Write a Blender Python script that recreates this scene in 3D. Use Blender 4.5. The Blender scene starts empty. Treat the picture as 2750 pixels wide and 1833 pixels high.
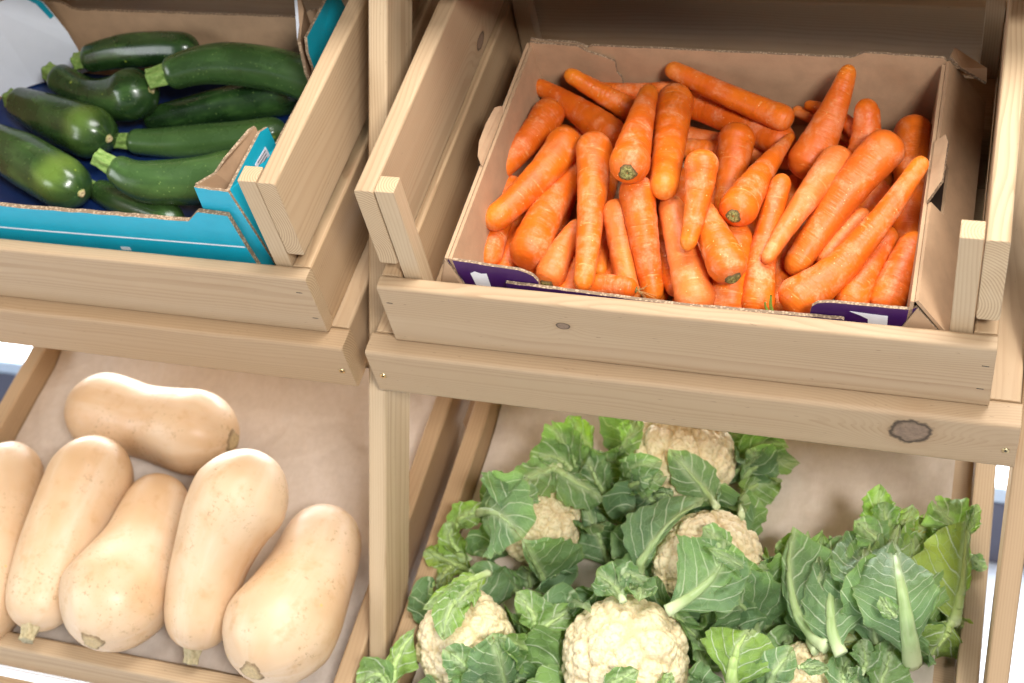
import bpy, bmesh, math, random
import numpy as np
from mathutils import Vector, Matrix, Euler, noise

# ------------------------------------------------------------------ basics
scene = bpy.context.scene
col = scene.collection
TILT = math.radians(38.081)
CT, ST = math.cos(TILT), math.sin(TILT)
H0 = 1.0                                   # height of the middle tier's front edge above the floor
TILTM = Matrix.Translation((0, 0, H0)) @ Matrix.Rotation(TILT, 4, 'X')

def T(p):                                  # tilted shelf coordinates (u along, v up the slope, w off it) -> world
    return TILTM @ Vector(p)

def tag(o, label=None, cat=None, group=None, kind=None):
    if label: o['label'] = label
    if cat: o['category'] = cat
    if group: o['group'] = group
    if kind: o['kind'] = kind
    return o

def link(name, me, parent=None, mats=()):
    for m in mats: me.materials.append(m)
    o = bpy.data.objects.new(name, me); col.objects.link(o)
    if parent: o.parent = parent
    return o

def empty(name, loc=(0, 0, 0), tilt=False):
    o = bpy.data.objects.new(name, None); col.objects.link(o)
    o.location = loc; o.empty_display_size = .05
    if tilt: o.rotation_euler = (TILT, 0, 0)
    return o

def mesh_from(name, verts, faces, smooth=True):
    me = bpy.data.meshes.new(name)
    me.from_pydata([tuple(map(float, v)) for v in verts], [], faces)
    if smooth: me.polygons.foreach_set('use_smooth', [True] * len(me.polygons))
    me.update()
    return me

# ------------------------------------------------------------------ materials
class NT:
    def __init__(s, name):
        s.m = bpy.data.materials.new(name); s.m.use_nodes = True
        s.t = s.m.node_tree; s.n = s.t.nodes; s.l = s.t.links
        s.b = s.n['Principled BSDF']
    def new(s, typ, **k):
        n = s.n.new(typ)
        for a, v in k.items():
            if a in n.inputs.keys(): n.inputs[a].default_value = v
            else: setattr(n, a, v)
        return n
    def val(s, sock, v):
        if isinstance(v, (int, float)): sock.default_value = v
        elif isinstance(v, (tuple, list)): sock.default_value = v
        else: s.l.new(v, sock)
    def math(s, op, a, b=0.0, c=0.0, clamp=False):
        n = s.n.new('ShaderNodeMath'); n.operation = op; n.use_clamp = clamp
        s.val(n.inputs[0], a); s.val(n.inputs[1], b); s.val(n.inputs[2], c)
        return n.outputs[0]
    def mix(s, f, a, b, blend='MIX'):
        n = s.n.new('ShaderNodeMix'); n.data_type = 'RGBA'; n.blend_type = blend
        s.val(n.inputs[0], f)
        for i, v in ((6, a), (7, b)):
            s.val(n.inputs[i], (*v, 1) if isinstance(v, (tuple, list)) and len(v) == 3 else v)
        return n.outputs[2]
    def smooth(s, v, lo, hi, a=0.0, b=1.0):
        n = s.n.new('ShaderNodeMapRange'); n.interpolation_type = 'SMOOTHSTEP'
        s.val(n.inputs[0], v); s.val(n.inputs[1], lo); s.val(n.inputs[2], hi); s.val(n.inputs[3], a); s.val(n.inputs[4], b)
        return n.outputs[0]
    def noise(s, vec, scale, detail=3, rough=.55, dist=0.0):
        n = s.new('ShaderNodeTexNoise', Scale=scale, Detail=detail, Roughness=rough, Distortion=dist)
        if vec is not None: s.l.new(vec, n.inputs['Vector'])
        return n.outputs['Fac']
    def vor(s, vec, scale, feature='F1', out='Distance', rnd=1.0):
        n = s.n.new('ShaderNodeTexVoronoi'); n.feature = feature
        n.inputs['Scale'].default_value = scale; n.inputs['Randomness'].default_value = rnd
        s.l.new(vec, n.inputs['Vector'])
        return n.outputs[out]
    def mapv(s, vec, scale=(1, 1, 1), loc=(0, 0, 0)):
        n = s.n.new('ShaderNodeMapping'); n.inputs['Scale'].default_value = scale
        s.val(n.inputs['Location'], loc)
        s.l.new(vec, n.inputs['Vector']); return n.outputs[0]
    def coord(s, out='Object'):
        return s.n.new('ShaderNodeTexCoord').outputs[out]
    def attr(s, name, out='Vector'):
        n = s.n.new('ShaderNodeAttribute'); n.attribute_name = name; return n.outputs[out]
    def rnd(s):
        return s.n.new('ShaderNodeObjectInfo').outputs['Random']
    def sep(s, v):
        n = s.n.new('ShaderNodeSeparateXYZ'); s.l.new(v, n.inputs[0]); return n.outputs
    def comb(s, x, y, z):
        n = s.n.new('ShaderNodeCombineXYZ')
        for i, v in enumerate((x, y, z)): s.val(n.inputs[i], v)
        return n.outputs[0]
    def shift(s, vec):                     # object coordinates moved by a random amount per object
        r = s.rnd()
        a = s.n.new('ShaderNodeVectorMath'); a.operation = 'ADD'
        s.l.new(vec, a.inputs[0]); s.l.new(s.comb(s.math('MULTIPLY', r, 17.3), s.math('MULTIPLY', r, 41.7), s.math('MULTIPLY', r, 9.1)), a.inputs[1])
        return a.outputs[0]
    def bump(s, h, strength=.3, dist=.002):
        n = s.new('ShaderNodeBump', Strength=strength, Distance=dist)
        s.l.new(h, n.inputs['Height']); s.l.new(n.outputs[0], s.b.inputs['Normal']); return n
    def set(s, color=None, rough=None, spec=None, **k):
        if color is not None: s.val(s.b.inputs['Base Color'], (*color, 1) if isinstance(color, tuple) and len(color) == 3 else color)
        if rough is not None: s.val(s.b.inputs['Roughness'], rough)
        if spec is not None: s.val(s.b.inputs['Specular IOR Level'], spec)
        for a, v in k.items(): s.val(s.b.inputs[a.replace('_', ' ')], v)
        return s.m

def wood_material(name, knots=(), tone=(1, 1, 1)):
    """solid pine: growth rings round a pith line, read from the 'grain' attribute (along, across, through)"""
    s = NT(name)
    g = s.attr('grain'); x, y, z = s.sep(g)[:3]
    rnd = s.attr('grain_seed'); sx = s.sep(rnd)
    wob = s.noise(s.comb(s.math('MULTIPLY', x, 2.2), s.math('MULTIPLY', y, 9.0), s.math('ADD', s.math('MULTIPLY', z, 9.0), sx[0])), 1.0, 2)
    py = s.math('ADD', s.math('ADD', y, sx[1]), s.math('MULTIPLY', s.math('SUBTRACT', wob, .5), .045))
    pz = s.math('ADD', z, sx[2])
    r = s.math('SQRT', s.math('ADD', s.math('MULTIPLY', py, py), s.math('MULTIPLY', pz, pz)))
    kmask = None; kcore = None
    for (kx, ky, kr, ax) in knots:
        dx = s.math('DIVIDE', s.math('SUBTRACT', x, kx), ax); dy = s.math('SUBTRACT', y, ky)
        ang = s.noise(s.comb(s.math('MULTIPLY', dx, 60), s.math('MULTIPLY', dy, 60), .3), 1.0, 2)
        d = s.math('ADD', s.math('SQRT', s.math('ADD', s.math('MULTIPLY', dx, dx), s.math('MULTIPLY', dy, dy))),
                   s.math('MULTIPLY', s.math('SUBTRACT', ang, .5), kr * .8))
        e = s.math('POWER', 2.718, s.math('MULTIPLY', s.math('MULTIPLY', s.math('ADD', s.math('MULTIPLY', dx, dx), s.math('MULTIPLY', s.math('MULTIPLY', dy, dy), .7)), -1.0 / (kr * 2.6) ** 2), 1))
        r = s.math('ADD', r, s.math('MULTIPLY', s.math('MULTIPLY', e, s.math('SIGN', dy)), kr * 1.1))
        ring = s.smooth(s.math('ABSOLUTE', s.math('SUBTRACT', d, kr * .92)), 0, kr * .22, 1, 0)
        core = s.smooth(d, kr * .7, kr * 1.02, 1, 0)
        halo = s.smooth(d, kr * .8, kr * 1.9, 1, 0)
        kmask = (ring, core, halo, d)
        kcore = kmask if kcore is None else kcore
    fine = s.noise(s.comb(s.math('MULTIPLY', x, 6), s.math('MULTIPLY', y, 420), s.math('MULTIPLY', z, 420)), 1.0, 3)
    ph = s.math('FRACT', s.math('ADD', s.math('MULTIPLY', r, 320), s.math('MULTIPLY', fine, .25)))
    late = s.math('MULTIPLY', s.smooth(ph, .35, .93), s.smooth(ph, .93, 1.0, 1, 0))
    vary = s.noise(s.comb(s.math('MULTIPLY', x, 1.2), s.math('MULTIPLY', y, 30), s.math('ADD', s.math('MULTIPLY', z, 30), sx[0])), 1.0, 3)
    early = s.mix(vary, (.505 * tone[0], .362 * tone[1], .222 * tone[2]), (.42 * tone[0], .288 * tone[1], .162 * tone[2]))
    c = s.mix(s.math('MULTIPLY', late, s.smooth(vary, .25, .75, .10, .7)), early, (.29 * tone[0], .165 * tone[1], .08 * tone[2]))
    blot = s.noise(s.comb(s.math('MULTIPLY', x, 7), s.math('MULTIPLY', y, 14), s.math('MULTIPLY', z, 14)), 1.0, 4, .6)
    c = s.mix(s.smooth(blot, .35, .75, 0, .3), c, (.47 * tone[0], .31 * tone[1], .175 * tone[2]))
    pores = s.noise(s.comb(s.math('MULTIPLY', x, 28), s.math('MULTIPLY', y, 900), s.math('MULTIPLY', z, 900)), 1.0, 2)
    c = s.mix(s.smooth(pores, .62, .8, 0, .35), c, (.33, .19, .09))
    c = s.mix(s.math('MULTIPLY', s.math('FRACT', s.math('MULTIPLY', sx[0], 3.717)), .42), c, (.30 * tone[0], .20 * tone[1], .115 * tone[2]))
    # rare dark nicks along the grain
    nick = s.noise(s.comb(s.math('MULTIPLY', x, 75), s.math('MULTIPLY', y, 520), s.math('ADD', s.math('MULTIPLY', z, 520), sx[0])), 1.0, 1)
    c = s.mix(s.smooth(nick, .765, .81, 0, .7), c, (.13, .07, .035))
    for k in ((kcore, kmask) if kmask is not None and kmask is not kcore else (kcore,)):
        if k is None: continue
        ring, core, halo, d = k
        mott = s.noise(s.comb(s.math('MULTIPLY', x, 140), s.math('MULTIPLY', y, 140), 0), 1.0, 4, .7)
        c = s.mix(s.math('MULTIPLY', halo, .45), c, (.33, .2, .1))
        c = s.mix(core, c, s.mix(mott, (.075, .048, .035), (.36, .235, .15)))
        c = s.mix(s.math('MULTIPLY', ring, .9), c, (.035, .02, .014))
    geo = s.attr('endgrain', 'Fac')
    c = s.mix(s.math('MULTIPLY', geo, .45), c, s.mix(late, (.56, .40, .23), (.30, .175, .08)))
    s.set(c, s.smooth(blot, .2, .8, .5, .66), .35)
    s.bump(s.math('ADD', s.math('MULTIPLY', late, -.4), s.math('MULTIPLY', pores, -.3)), .22, .0006)
    return s.m

def card_material(name, base, speck=.10, rough=.8, gloss=False, dark=None):
    s = NT(name); v = s.coord()
    n = s.noise(v, 40, 4, .6); f = s.noise(v, 700, 2, .6); big = s.noise(v, 6, 3)
    dark = dark or tuple(b * .72 for b in base)
    c = s.mix(s.smooth(n, .3, .75, 0, .55), base, dark)
    c = s.mix(s.smooth(f, .6, .72, 0, speck), c, tuple(min(1, b * 1.5 + .05) for b in base))
    c = s.mix(s.smooth(f, .28, .38, speck, 0), c, tuple(b * .5 for b in base))
    c = s.mix(s.smooth(big, .4, .7, 0, .25), c, dark)
    s.set(c, rough, .3 if not gloss else .5)
    flute = s.sep(v)
    s.bump(s.math('ADD', s.math('MULTIPLY', f, .4), s.math('MULTIPLY', n, .5)), .12, .001)
    return s.m

def flute_material(name):
    """cut edge of corrugated board: two pale liners with a dark zigzag between"""
    s = NT(name); v = s.coord()
    n = s.noise(v, 330, 2, .5); m = s.vor(v, 300)
    c = s.mix(s.smooth(s.math('ADD', m, s.math('MULTIPLY', n, .3)), .42, .70), (.43, .31, .20), (.22, .15, .095))
    s.set(c, .9, .2); s.bump(n, .5, .002)
    return s.m

def plain(name, c, rough=.5, spec=.5, **k):
    s = NT(name); v = s.coord(); n = s.noise(v, 60, 4)
    cc = s.mix(s.smooth(n, .3, .7, 0, .25), tuple(c), tuple(x * .75 for x in c))
    return s.set(cc, rough, spec, **k)

def carrot_material(name, deep=0.0):
    s = NT(name); v = s.shift(s.coord()); x, y, z = s.sep(v)[:3]; r = s.rnd()
    big = s.noise(v, 22, 3); fine = s.noise(v, 260, 3, .65)
    c = s.mix(s.smooth(big, .3, .72), (.65, .112, .005), (.81, .185, .009))
    c = s.mix(s.math('MULTIPLY', s.smooth(r, 0, 1), .55), c, (.62, .098, .006))
    c = s.mix(s.smooth(s.math('FRACT', s.math('MULTIPLY', r, 7.31)), .55, 1.0, 0, .42), c, (.80, .27, .075))
    # thin pale creases across the root
    lines = s.noise(s.comb(s.math('MULTIPLY', x, 270), s.math('MULTIPLY', y, 26), s.math('MULTIPLY', z, 26)), 1.0, 2, .6, .3)
    gate = s.noise(s.mapv(v, (60, 60, 60)), 1.0, 2)
    lm = s.math('MULTIPLY', s.smooth(lines, .61, .70), s.smooth(gate, .43, .62))
    c = s.mix(s.math('MULTIPLY', lm, .48), c, (.86, .44, .16))
    dl = s.math('MULTIPLY', s.smooth(lines, .27, .22), s.smooth(gate, .5, .65))
    c = s.mix(s.math('MULTIPLY', dl, .55), c, (.36, .075, .01))
    # dusty bloom and scuffs
    dust = s.noise(v, 34, 5, .68, .4)
    c = s.mix(s.math('MULTIPLY', s.smooth(dust, .47, .70), s.smooth(fine, .3, .65, .2, .7)), c, (.80, .37, .19))
    spk = s.vor(v, 190)
    c = s.mix(s.math('MULTIPLY', s.smooth(spk, .16, .07), s.smooth(gate, .52, .6)), c, (.88, .55, .24))
    c = s.mix(s.attr('tipness', 'Fac'), c, s.mix(fine, (.80, .26, .01), (.90, .34, .03)))
    s.set(c, s.smooth(dust, .3, .75, .36, .62), .4)
    s.b.inputs['Subsurface Weight'].default_value = .06
    s.b.inputs['Subsurface Radius'].default_value = (.012, .004, .001)
    s.b.inputs['Subsurface Scale'].default_value = .5
    s.bump(s.math('ADD', s.math('MULTIPLY', lines, -.9), s.math('MULTIPLY', fine, .4)), .5, .002)
    return s.m

def crown_material():
    s = NT('carrot_crown'); v = s.shift(s.coord()); d = s.attr('tipness', 'Fac')
    n = s.noise(v, 420, 4, .7)
    c = s.mix(s.smooth(n, .35, .65), (.12, .10, .025), (.45, .40, .13))
    c = s.mix(s.smooth(d, .55, .95), c, s.mix(n, (.05, .035, .015), (.22, .13, .05)))
    s.set(c, .8, .2); s.bump(n, .8, .003); return s.m

def zucchini_material():
    s = NT('zucchini_skin'); v = s.shift(s.coord()); x, y, z = s.sep(v)[:3]
    a = s.attr('around', 'Vector'); ax = s.sep(a)
    streak = s.noise(s.comb(s.math('MULTIPLY', ax[0], 9), s.math('MULTIPLY', x, 14), s.math('MULTIPLY', s.rnd(), 30)), 1.0, 4, .6)
    oi = s.n.new('ShaderNodeObjectInfo')
    big = s.noise(v, 24, 3)
    c = s.mix(s.smooth(big, .3, .7), (.009, .026, .007), (.020, .055, .012))
    c = s.mix(s.smooth(streak, .48, .78, 0, .8), c, (.06, .135, .03))
    lt = s.sep(oi.outputs['Color'])
    c = s.mix(lt[0], c, s.mix(streak, (.05, .115, .028), (.11, .2, .055)))
    sp = s.vor(v, 150); gate = s.noise(v, 50, 2)
    c = s.mix(s.math('MULTIPLY', s.smooth(sp, .15, .08), s.smooth(gate, .40, .6, .1, .8)), c, (.22, .33, .10))
    sp2 = s.vor(v, 26)
    c = s.mix(s.smooth(sp2, .07, .05, 0, .7), c, (.36, .45, .06))
    # yellow-green belly patch near the blossom end
    patch = s.math('MULTIPLY', s.math('MULTIPLY', s.smooth(s.math('ADD', ax[2], s.math('MULTIPLY', s.math('SUBTRACT', streak, .5), .7)), .15, 1.15), lt[1]), .42)
    c = s.mix(patch, c, (.24, .36, .05))
    fine = s.noise(v, 420, 3)
    s.set(c, s.smooth(big, .2, .8, .2, .36), .5)
    s.b.inputs['Coat Weight'].default_value = .25; s.b.inputs['Coat Roughness'].default_value = .12
    s.bump(s.math('ADD', s.math('MULTIPLY', fine, .35), s.math('ADD', s.math('MULTIPLY', big, 1.2), s.math('MULTIPLY', streak, .5))), .22, .002)
    return s.m

def stem_material(name, a, b):
    s = NT(name); v = s.shift(s.coord()); ar = s.attr('around'); ax = s.sep(ar)
    n = s.noise(s.comb(s.math('MULTIPLY', ax[0], 14), s.math('MULTIPLY', ax[1], 3), 0), 1.0, 4); f = s.noise(v, 300, 3)
    c = s.mix(s.smooth(n, .3, .7), a, b); c = s.mix(s.smooth(f, .55, .75, 0, .5), c, tuple(q * .5 for q in a))
    s.set(c, .65, .35); s.bump(s.math('ADD', n, f), .5, .002); return s.m

def scar_material(name, a, b, rim):
    s = NT(name); v = s.shift(s.coord()); d = s.attr('tipness', 'Fac')
    n = s.noise(v, 330, 4, .7)
    c = s.mix(s.smooth(n, .35, .65), a, b)
    c = s.mix(s.math('MULTIPLY', s.smooth(d, .62, .9), s.smooth(n, .3, .6, .4, 1)), c, rim)
    s.set(c, .8, .2); s.bump(n, .7, .003); return s.m

def squash_material():
    s = NT('squash_skin'); v = s.shift(s.coord()); x, y, z = s.sep(v)[:3]
    ax = s.sep(s.attr('around'))
    big = s.noise(v, 9, 3); mid = s.noise(v, 38, 4, .6)
    streak = s.noise(s.comb(s.math('MULTIPLY', ax[0], 11), s.math('MULTIPLY', x, 5), s.math('MULTIPLY', s.rnd(), 20)), 1.0, 4, .6)
    c = s.mix(s.smooth(big, .3, .7), (.655, .472, .30), (.585, .372, .20))
    c = s.mix(s.smooth(streak, .45, .75, 0, .45), c, (.71, .565, .41))
    c = s.mix(s.smooth(mid, .52, .78, 0, .55), c, (.50, .285, .125))
    gate = s.noise(v, 16, 2)
    sc = s.noise(v, 150, 4, .75)
    c = s.mix(s.math('MULTIPLY', s.smooth(sc, .55, .68, 0, .75), s.smooth(gate, .47, .60)), c, (.33, .20, .09))
    sp = s.vor(v, 48)
    c = s.mix(s.math('MULTIPLY', s.smooth(sp, .09, .04, 0, .35), s.smooth(gate, .48, .6)), c, (.30, .18, .08))
    yl = s.vor(v, 17)
    c = s.mix(s.smooth(yl, .05, .035, 0, .5), c, (.80, .48, .05))
    s.set(c, s.smooth(mid, .3, .7, .36, .55), .45)
    s.b.inputs['Subsurface Weight'].default_value = .10
    s.b.inputs['Subsurface Radius'].default_value = (.02, .01, .004); s.b.inputs['Subsurface Scale'].default_value = .4
    s.bump(s.math('ADD', s.math('MULTIPLY', mid, .6), s.math('MULTIPLY', sc, .1)), .12, .002)
    return s.m

def curd_material():
    s = NT('cauliflower_curd'); v = s.shift(s.coord()); cav = s.attr('cav', 'Fac')
    n = s.noise(v, 60, 3); cell = s.vor(v, 330)
    c = s.mix(s.smooth(n, .3, .7), (.82, .705, .465), (.78, .645, .40))
    c = s.mix(s.smooth(cav, .12, .62), s.mix(n, (.60, .46, .23), (.67, .53, .31)), c)  # creases between florets yellowed and darkened: shade put into the colour
    c = s.mix(s.smooth(cell, .5, .75, 0, .15), c, (.66, .48, .24))
    stain = s.noise(v, 26, 3)
    c = s.mix(s.math('MULTIPLY', s.smooth(stain, .66, .78, 0, .4), s.smooth(n, .4, .6)), c, (.42, .22, .07))
    s.set(c, .6, .3)
    s.b.inputs['Subsurface Weight'].default_value = .15
    s.b.inputs['Subsurface Radius'].default_value = (.01, .006, .003); s.b.inputs['Subsurface Scale'].default_value = .35
    s.bump(s.math('MULTIPLY', cell, -1.0), .35, .003)
    return s.m

def leaf_material():
    s = NT('cauliflower_leaf'); oi = s.n.new('ShaderNodeObjectInfo'); colr = oi.outputs['Color']
    uv = s.attr('leafuv'); x, y, t = s.sep(uv)[:3]; r = s.rnd()
    jit = s.noise(s.comb(s.math('MULTIPLY', x, 30), s.math('MULTIPLY', y, 30), s.math('MULTIPLY', r, 40)), 1.0, 2)
    ay = s.math('ABSOLUTE', y)
    side = s.math('MULTIPLY', s.smooth(y, -.001, .001), .41)
    ph = s.math('ADD', s.math('ADD', s.math('MULTIPLY', s.math('SUBTRACT', x, s.math('ADD', s.math('MULTIPLY', ay, .75), s.math('MULTIPLY', jit, .016))), 44), side), s.math('MULTIPLY', r, 5))
    tri = s.math('MULTIPLY', s.math('ABSOLUTE', s.math('SUBTRACT', s.math('FRACT', ph), .5)), 2)
    vein = s.smooth(tri, s.smooth(ay, 0, .06, .80, .93), .985)
    vv = s.comb(s.math('MULTIPLY', x, 1.0), y, s.math('MULTIPLY', r, 3))
    e1 = s.vor(vv, 95, 'DISTANCE_TO_EDGE'); e2 = s.vor(vv, 260, 'DISTANCE_TO_EDGE')
    ret = s.math('MAXIMUM', s.smooth(e1, .06, .0, 0, .85), s.smooth(e2, .05, .0, 0, .25))
    rib = s.smooth(ay, .010, .002)
    big = s.noise(vv, 28, 4); fine = s.noise(vv, 380, 3)
    base = s.mix(s.smooth(big, .3, .72), colr, s.mix(.5, colr, (.075, .15, .085)))
    dry = s.noise(vv, 45, 3)
    base = s.mix(s.smooth(dry, .62, .8, 0, .4), base, (.12, .17, .045))
    c = s.mix(s.math('MULTIPLY', ret, .75), base, s.mix(.55, colr, (.40, .52, .28)))
    c = s.mix(s.math('MULTIPLY', vein, .95), c, (.60, .70, .44))
    c = s.mix(s.math('MULTIPLY', rib, .75), c, (.52, .62, .34))
    c = s.mix(s.smooth(s.attr('edge', 'Fac'), .93, 1.0, 0, .35), c, (.30, .36, .12))
    s.set(c, s.smooth(big, .2, .8, .42, .6), .4)
    h = s.math('ADD', s.math('MULTIPLY', s.math('MAXIMUM', vein, s.math('MULTIPLY', ret, .5)), 1.0), s.math('MULTIPLY', big, .9))
    s.bump(s.math('ADD', h, s.math('MULTIPLY', fine, .12)), .5, .003)
    tr = s.n.new('ShaderNodeBsdfTranslucent'); s.l.new(s.mix(.75, c, (.32, .55, .03)), tr.inputs['Color'])
    mx = s.n.new('ShaderNodeMixShader'); mx.inputs[0].default_value = .3
    s.l.new(s.b.outputs[0], mx.inputs[1]); s.l.new(tr.outputs[0], mx.inputs[2])
    s.l.new(mx.outputs[0], s.n['Material Output'].inputs['Surface'])
    return s.m

def rib_material():
    s = NT('leaf_rib'); oi = s.n.new('ShaderNodeObjectInfo'); v = s.shift(s.coord()); t = s.attr('tipness', 'Fac')
    ax = s.sep(s.attr('around'))
    n = s.noise(s.comb(s.math('MULTIPLY', ax[0], 10), s.math('MULTIPLY', t, 5), 0), 1.0, 3); f = s.noise(v, 120, 3)
    c = s.mix(s.smooth(n, .3, .7), (.50, .58, .28), (.36, .48, .17))
    c = s.mix(.35, c, oi.outputs['Color'])
    c = s.mix(s.smooth(t, .25, .0), c, (.58, .66, .36))
    c = s.mix(s.smooth(f, .64, .76, 0, .3), c, (.2, .24, .06))
    s.set(c, .45, .4); s.bump(n, .35, .002); return s.m

def paper_material():
    s = NT('kraft_paper'); v = s.coord()
    n = s.noise(v, 90, 4, .6); f = s.noise(v, 600, 2); b = s.noise(v, 7, 3)
    fib = s.noise(s.mapv(v, (400, 25, 400)), 1.0, 2)
    c = s.mix(s.smooth(n, .25, .75), (.62, .525, .445), (.57, .475, .39))
    c = s.mix(s.smooth(fib, .5, .7, 0, .3), c, (.66, .57, .49))
    s.set(c, .5, .4)
    s.bump(s.math('ADD', s.math('ADD', s.math('MULTIPLY', b, 3.0), s.math('MULTIPLY', s.smooth(s.vor(v, 8, 'DISTANCE_TO_EDGE'), 0, .12), .8)), s.math('MULTIPLY', n, .3)), .35, .005)
    return s.m

M = dict(
    wood=wood_material('pine'),
    wood_b=wood_material('pine_warm', tone=(.97, .93, .88)),
    wood_pale=wood_material('pine_pale', tone=(1.08, 1.12, 1.15)),
    wood_dark=wood_material('pine_shade', tone=(.62, .55, .48)),  # pine darkened: the shade at the stand's back put into its colour
    wood_back_shaded=wood_material('pine_back_shaded', tone=(.80, .74, .66)),  # shade under the upper shelf painted in as a darker pine
    wood_front=wood_material('pine_front_board', knots=((.2251, .066, .0060, 1.3),)),
    wood_rail=wood_material('pine_rail_board', knots=((.658, .0505, .0225, 1.02),)),
    wood_side=wood_material('pine_side_board', knots=((.369, .022, .009, 1.6),)),
    kraft=card_material('kraft_board', (.47, .30, .175)),
    teal=card_material('teal_print', (.005, .34, .46), speck=.03, rough=.42, gloss=True, dark=(.004, .29, .40)),
    purple=card_material('purple_print', (.042, .006, .088), speck=.02, rough=.38, gloss=True, dark=(.032, .004, .07)),
    whiteboard=card_material('white_print', (.82, .86, .94), speck=.02, rough=.5, dark=(.78, .82, .9)),
    navy=card_material('navy_sheet', (.008, .03, .13), speck=.02, rough=.4, gloss=True, dark=(.006, .024, .10)),
    flute=flute_material('flute_edge'),
    ink=plain('white_ink', (.80, .80, .82), .5), greyink=plain('grey_ink', (.05, .05, .07), .6),
    labelp=plain('label_paper', (.62, .6, .66), .6), hole=plain('hole_shade', (.03, .02, .015), .9, .1),
    brass=plain('brass_screw', (.62, .50, .27), .3, .5, Metallic=1.0), screwdark=plain('screw_recess', (.05, .04, .03), .6),
    carrot=carrot_material('carrot_skin'), crown=crown_material(), hair=plain('root_hair', (.45, .27, .1), .8, .2),
    zuc=zucchini_material(), zstem=stem_material('zucchini_stem', (.13, .24, .04), (.28, .40, .11)),
    zscar=scar_material('zucchini_scar', (.55, .42, .2), (.68, .55, .32), (.3, .3, .1)),
    squash=squash_material(), sstem=stem_material('squash_stem', (.32, .26, .13), (.52, .42, .25)),
    sscar=scar_material('squash_scar', (.46, .33, .18), (.62, .46, .24), (.24, .16, .09)),
    curd=curd_material(), leaf=leaf_material(), rib=rib_material(), paper=paper_material(),
    sprout=plain('green_sprout', (.25, .38, .06), .5),
)
# ------------------------------------------------------------------ wood
RW = random.Random(7)
def board(name, parent, lo, hi, long, mat, bev=.0045, label=None, seed=None):
    lo, hi = Vector(lo), Vector(hi)
    c, d = (lo + hi) / 2, hi - lo
    bm = bmesh.new(); bmesh.ops.create_cube(bm, size=1)
    bmesh.ops.scale(bm, vec=d, verts=bm.verts); bmesh.ops.translate(bm, vec=c, verts=bm.verts)
    le = [e for e in bm.edges if abs((e.verts[0].co - e.verts[1].co)[long]) > 1e-6]
    bmesh.ops.bevel(bm, geom=le, offset=bev, segments=3, profile=.6, affect='EDGES')
    ends = [e for e in bm.edges if abs((e.verts[0].co - e.verts[1].co)[long]) < 1e-6 and len(e.link_faces) == 2
            and any(abs(f.normal[long]) > .9 for f in e.link_faces)]
    bmesh.ops.bevel(bm, geom=ends, offset=.0012, segments=2, profile=.6, affect='EDGES')
    # cross cuts so that the boards are not ruler-straight
    me = bpy.data.meshes.new(name); bm.normal_update(); bm.to_mesh(me); bm.free()
    r = random.Random(seed) if seed is not None else RW
    oth = [i for i in range(3) if i != long]; oth.sort(key=lambda i: -d[i])
    n = len(me.vertices); co = np.empty(n * 3); me.vertices.foreach_get('co', co); co = co.reshape(-1, 3)
    g = np.stack([co[:, long] - lo[long], co[:, oth[0]] - lo[oth[0]], co[:, oth[1]] - lo[oth[1]]], 1)
    me.attributes.new('grain', 'FLOAT_VECTOR', 'POINT').data.foreach_set('vector', g.astype(np.float32).ravel())
    sd = np.tile([r.uniform(0, 60), -d[oth[0]] * r.uniform(.1, .9), r.choice((-1, 1)) * r.uniform(.02, .055)], n)
    me.attributes.new('grain_seed', 'FLOAT_VECTOR', 'POINT').data.foreach_set('vector', sd.astype(np.float32))
    eg = np.array([1.0 if abs(p.normal[long]) > .75 else 0.0 for p in me.polygons], np.float32)
    me.attributes.new('endgrain', 'FLOAT', 'FACE').data.foreach_set('value', eg)
    me.polygons.foreach_set('use_smooth', [True] * len(me.polygons))
    o = link(name, me, parent, [M[mat]])
    md = o.modifiers.new('n', 'WEIGHTED_NORMAL'); md.keep_sharp = False
    if label: o['label'] = label
    return o

def screw(parent, p, r=.0042):
    """small countersunk head with a star recess, facing -v"""
    bm = bmesh.new()
    ring = []
    for rr, dv in ((r, 0), (r * .9, -.0009), (r * .55, -.0010)):
        ring.append([bm.verts.new((p[0] + rr * math.cos(a * math.tau / 20), p[1] + dv, p[2] + rr * math.sin(a * math.tau / 20))) for a in range(20)])
    for a in range(20):
        for k in range(2):
            bm.faces.new((ring[k][a], ring[k][(a + 1) % 20], ring[k + 1][(a + 1) % 20], ring[k + 1][a]))
    bm.faces.new(ring[2])
    st = [bm.verts.new((p[0] + rr * math.cos(a * math.tau / 12), p[1] - .0014, p[2] + rr * math.sin(a * math.tau / 12)))
          for a in range(12) for rr in ((r * .55) if a % 2 else (r * .28),)]
    f = bm.faces.new(st); f.material_index = 1  # flat dark star: the shade of the recess put into colour
    bm.normal_update()
    me = bpy.data.meshes.new('screw'); bm.to_mesh(me); bm.free()
    return link('screw', me, parent, [M['brass'], M['screwdark']])

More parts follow.
